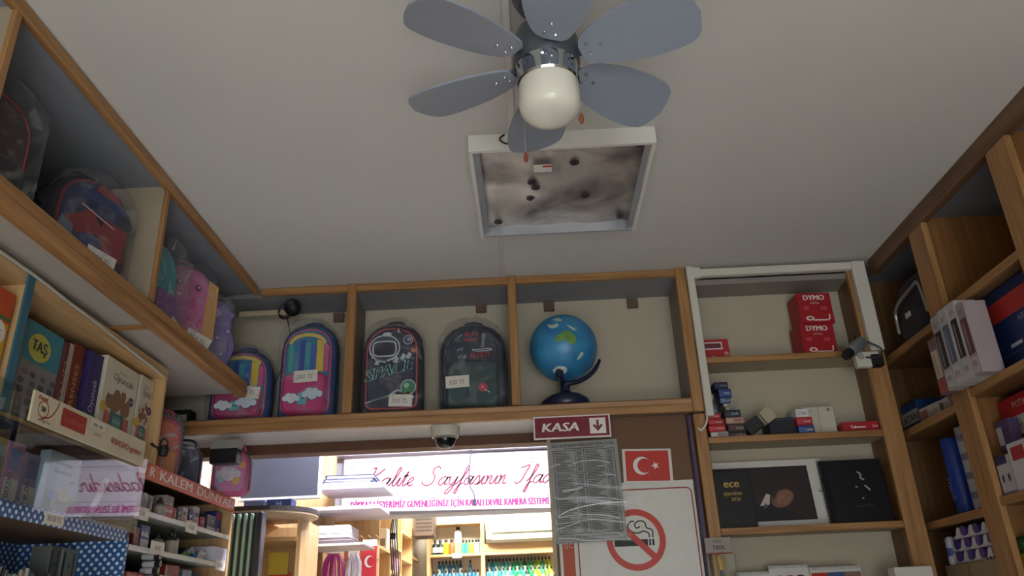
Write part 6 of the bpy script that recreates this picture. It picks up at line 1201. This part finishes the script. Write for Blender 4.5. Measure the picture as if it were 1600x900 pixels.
# third shelf
for k in range(6): sbox('red flat eraser box in the pile on the lowest ink shelf' , 203+8*(k % 3), 210+8*(k % 3), 0.024, 2, '#9a3a34', f_small('#c87a70', '#f0d8d0', 'E'), 0.05, -1.30, name='eraser_box', group='red eraser boxes piled on the ink shelf') if k < 3 else carton('red flat eraser box in the pile on the lowest ink shelf', (-1.325, ax(206.5+8*(k % 3), 880, -1.30)[1], ZI[2]+0.0255), 0.05, 0.05, 0.024, '#a8443c', LZR, f_small('#c87a70', '#f0d8d0', 'E'), name='eraser_box', group='red eraser boxes piled on the ink shelf')
for k in range(5):
    yy = ax(240, 880, -1.29)[1]; t = thing('glue_stick', 'black and white glue stick lying in the column on the lowest ink shelf', 'glue', (-1.30, yy+0.01*(k % 2), ZI[2]+0.0135+0.023*k), rz=math.radians(90), group='glue sticks stacked on the ink shelf'); R90 = Matrix.Rotation(math.radians(90), 4, 'X')
    MB().lathe([(0, -0.03), (0.0105, -0.03), (0.0105, 0.012), (0, 0.012)], 12, cap=False).xf(R90).build('body', C('#d0cfd4', 0.3), t, smooth=0.7); MB().lathe([(0.0112, 0.012), (0.0112, 0.03), (0, 0.03)], 12, cap=False).xf(R90).build('cap', C('#23232c', 0.3), t, smooth=0.7)
sbox('wide red carton on the lowest ink shelf', 257, 280, 0.092, 2, '#9a2a24', lambda mb, col, y, w, h: (rect(mb, -w*0.5, -w*0.36, h*0.6, h*0.95, y, col('#c9a8a0')), mb.ribbon([(w*0.3, h*0.05), (w*0.3, h*0.95)], UX, UZ, (0, y, 0), 0.002, col('#c87a60'))), 0.07)
sbox('grey and blue glue carton on the lowest ink shelf', 285, 300, 0.085, 2, '#6a7a84', f_ink('#8a9aa0', 'Pattex', '#e8ecee'), 0.06)
sbox('blue carton beside the grey glue carton', 301, 311, 0.082, 2, '#27407a', f_small('#3a5a9a', '#d0d8ec', 'P'), 0.07, -1.33)
sbox('royal blue printed carton on the lowest ink shelf', 313, 331, 0.052, 2, '#2a348a', f_ink('#2a348a', 'PRITT', '#dfe2f0'), 0.06)
sbox('red carton at the end of the lowest ink shelf', 338, 349, 0.045, 2, '#a8242c', f_small('#c84a50', '#f0dada', 'U'), 0.06)
for (px, py, lev, txt) in ((222, 803, 0, '75,00'), (300, 825, 0, '45,00'), (247, 857, 1, '60,00'), (345, 884, 1, '30,00')):
    p = ax(px, py, -1.268); t = thing('price_tag', ('white price tag at the start of the upper ink shelf edge', 'white price tag midway along the upper ink shelf edge', 'white price tag under the ink pots on the middle shelf edge', 'white price tag at the end of the middle ink shelf edge')[(222, 300, 247, 345).index(px)], 'tag', (-1.2705, p[1], p[2]-0.018)); MB().box(-0.0008, 0.0008, -0.05, 0.05, 0, 0.04).build('card', CARD, t); MB().text(txt, (0.0012, 0, 0.013), UY, UZ, size=0.02, align='c').build('lettering', C('#5a5660'), t)

# ------------------------------------------------------------------ bags lying on the shelf unit under the sign
def pxl(px, X): return ax(px, 740, X)[1]
bag('pink and orange school bag in clear wrap on the ink shelf top', (-1.42, 2.98, 1.956), math.radians(30), 0.15, 0.26, 0.08, '#c8346a', '#d8643c', '#b82a58', '#d8844a', None, None, wrap=0.3, group='bags on the ink shelf top')
bag('dark blue school bag in clear wrap on the ink shelf top', (-1.425, 3.22, 1.956), math.radians(20), 0.14, 0.195, 0.08, '#22264a', '#2a2f58', '#33386a', '#2c3260', None, None, wrap=0.3, group='bags on the ink shelf top')
def cute_print(mb, col, y, w, h, yp):
    cloud(mb, 0.0, h*0.42, y, 0.03, col('#c86aa8'), col('#e6d4e4')); mb.disc((0.03, y-0.003, h*0.28), UX, UZ, 0.016, 16, col('#e0b83a')); mb.disc((-0.03, y-0.003, h*0.3), UX, UZ, 0.012, 14, col('#8ac0d0')); mb.disc((0.05, y-0.003, h*0.62), UX, UZ, 0.015, 16, col('#e0a040'))
bag('light pink round school bag in clear wrap beside the dark box', (-1.255, 3.325, 1.956), math.radians(8), 0.15, 0.19, 0.085, '#d0408c', '#d87ab4', '#c83a86', None, cute_print, None, wrap=0.3, group='bags on the ink shelf top')
p = ay(354, 726, 3.2); t = thing('projector_box', 'black box with a grey top hanging under the ledge above the bags', 'box', (p[0], 3.19, p[2])); MB().cbox(-0.06, 0.05, -0.025, 0.025, 0, 0.06, 0.003).build('box', C('#15161c', 0.4), t); MB().prism([(-0.062, 0.06), (0.052, 0.06), (0.06, 0.095), (-0.05, 0.095)], 'y', -0.025, 0.025).build('grey_top', C('#8f8d88'), t)
# flex along the left cabinet
pts = [tuple(ax(px, py, -1.3)) for px, py in ((0, 378), (30, 402), (60, 435), (110, 475), (150, 505), (200, 545), (255, 588))]
pts = [(-1.298, p[1], min(2.318, p[2])) for p in pts]; pts = [(-1.296, 0.9, 2.31)]+pts
tag(MB().tube(cr(pts), 0.005, 6).build('electric_cable', C('#b9b4aa', 0.4), None, smooth=True), 'grey cable running along the top of the left wall cabinet', 'cable')
# small black camera at the end of the left cabinet
p = ax(232, 680, -1.29); t = thing('security_camera', 'small black camera with wires at the corner of the left wall cabinet', 'camera', (-1.295, 2.755, 2.03)); MB().lathe([(0, -0.02), (0.014, -0.018), (0.018, 0.0), (0.014, 0.018), (0, 0.02)], 14, cap=False).build('body', INK, t, smooth=True); MB().tube([(0, 0, 0), (-0.02, -0.03, 0.01), (-0.03, -0.04, 0.02)], 0.005, 6).build('arm', INK, t); MB().tube(cr([(0, 0, 0.01), (0.008, 0.008, 0.03), (-0.005, 0.0, 0.045), (-0.01, -0.015, 0.02)]), 0.003, 5).build('wire', INK, t)
carton('small black box with a white sticker at the dark end of the ledge', (ay(287, 637, 3.3)[0], 3.3, 2.251), 0.09, 0.06, 0.07, '#23232a', 0, lambda mb, col, y, w, h: rect(mb, -w*0.1, w*0.35, h*0.3, h*0.7, y, col('#b8b4ac')))

# second row on the ink shelves
for k, (px, lev, hh, c_, lab) in enumerate(((246, 0, 0.07, '#5a4a44', 'dark brown refill box in the back row of the upper ink shelf'), (264, 0, 0.075, '#7a3a3a', 'dark red refill box in the back row of the upper ink shelf'), (283, 0, 0.07, '#3a4460', 'slate refill box in the back row of the upper ink shelf'), (250, 1, 0.08, '#4a4a50', 'charcoal refill box in the back row of the middle ink shelf'), (272, 1, 0.07, '#6a6470', 'grey refill box in the back row of the middle ink shelf'), (260, 2, 0.08, '#3a4a6a', 'dark blue refill box in the back row of the lowest ink shelf'))):
    sbox(lab, px-9, px+9, hh, lev, c_, f_small('#9a948c', '#d8d4cc', 'REFILL'), 0.05, -1.46)
for k in range(5):
    sbox(('white', 'pale grey', 'cream', 'dark grey', 'light blue')[k]+' marker carton standing before the middle shelf boxes', 250+7*k, 256+7*k, 0.05, 2, ('#cfccc8', '#b4b2b0', '#d4ccb8', '#4a4a52', '#8aa4c0')[k], f_small('#7a7688', '#3a3840', 'M'), 0.03, -1.285)
rbox('white paper pad lying before the yellow pack', 1552, 1592, 0.02, 1.47, '#cfcac4', f_small('#b4b0aa', '#8a8680', 'A5'), 1.545, 0.03, 895)
for k in range(6):
    t = thing('gel_pen', 'black gel pen standing between the tape tray and the upright', 'pen', (1.575+0.008*(k % 2), ax(1548+3*k, 890, 1.575)[1], 1.4705), group='black pens by the upright'); MB().lathe([(0, 0), (0.005, 0), (0.005, 0.09), (0.003, 0.1), (0, 0.1)], 8, cap=False).build('barrel', INK, t, smooth=0.8); MB().box(-0.007, -0.005, -0.001, 0.001, 0.06, 0.095).build('clip', C('#b8b8bc', 0.3, 0.6), t)
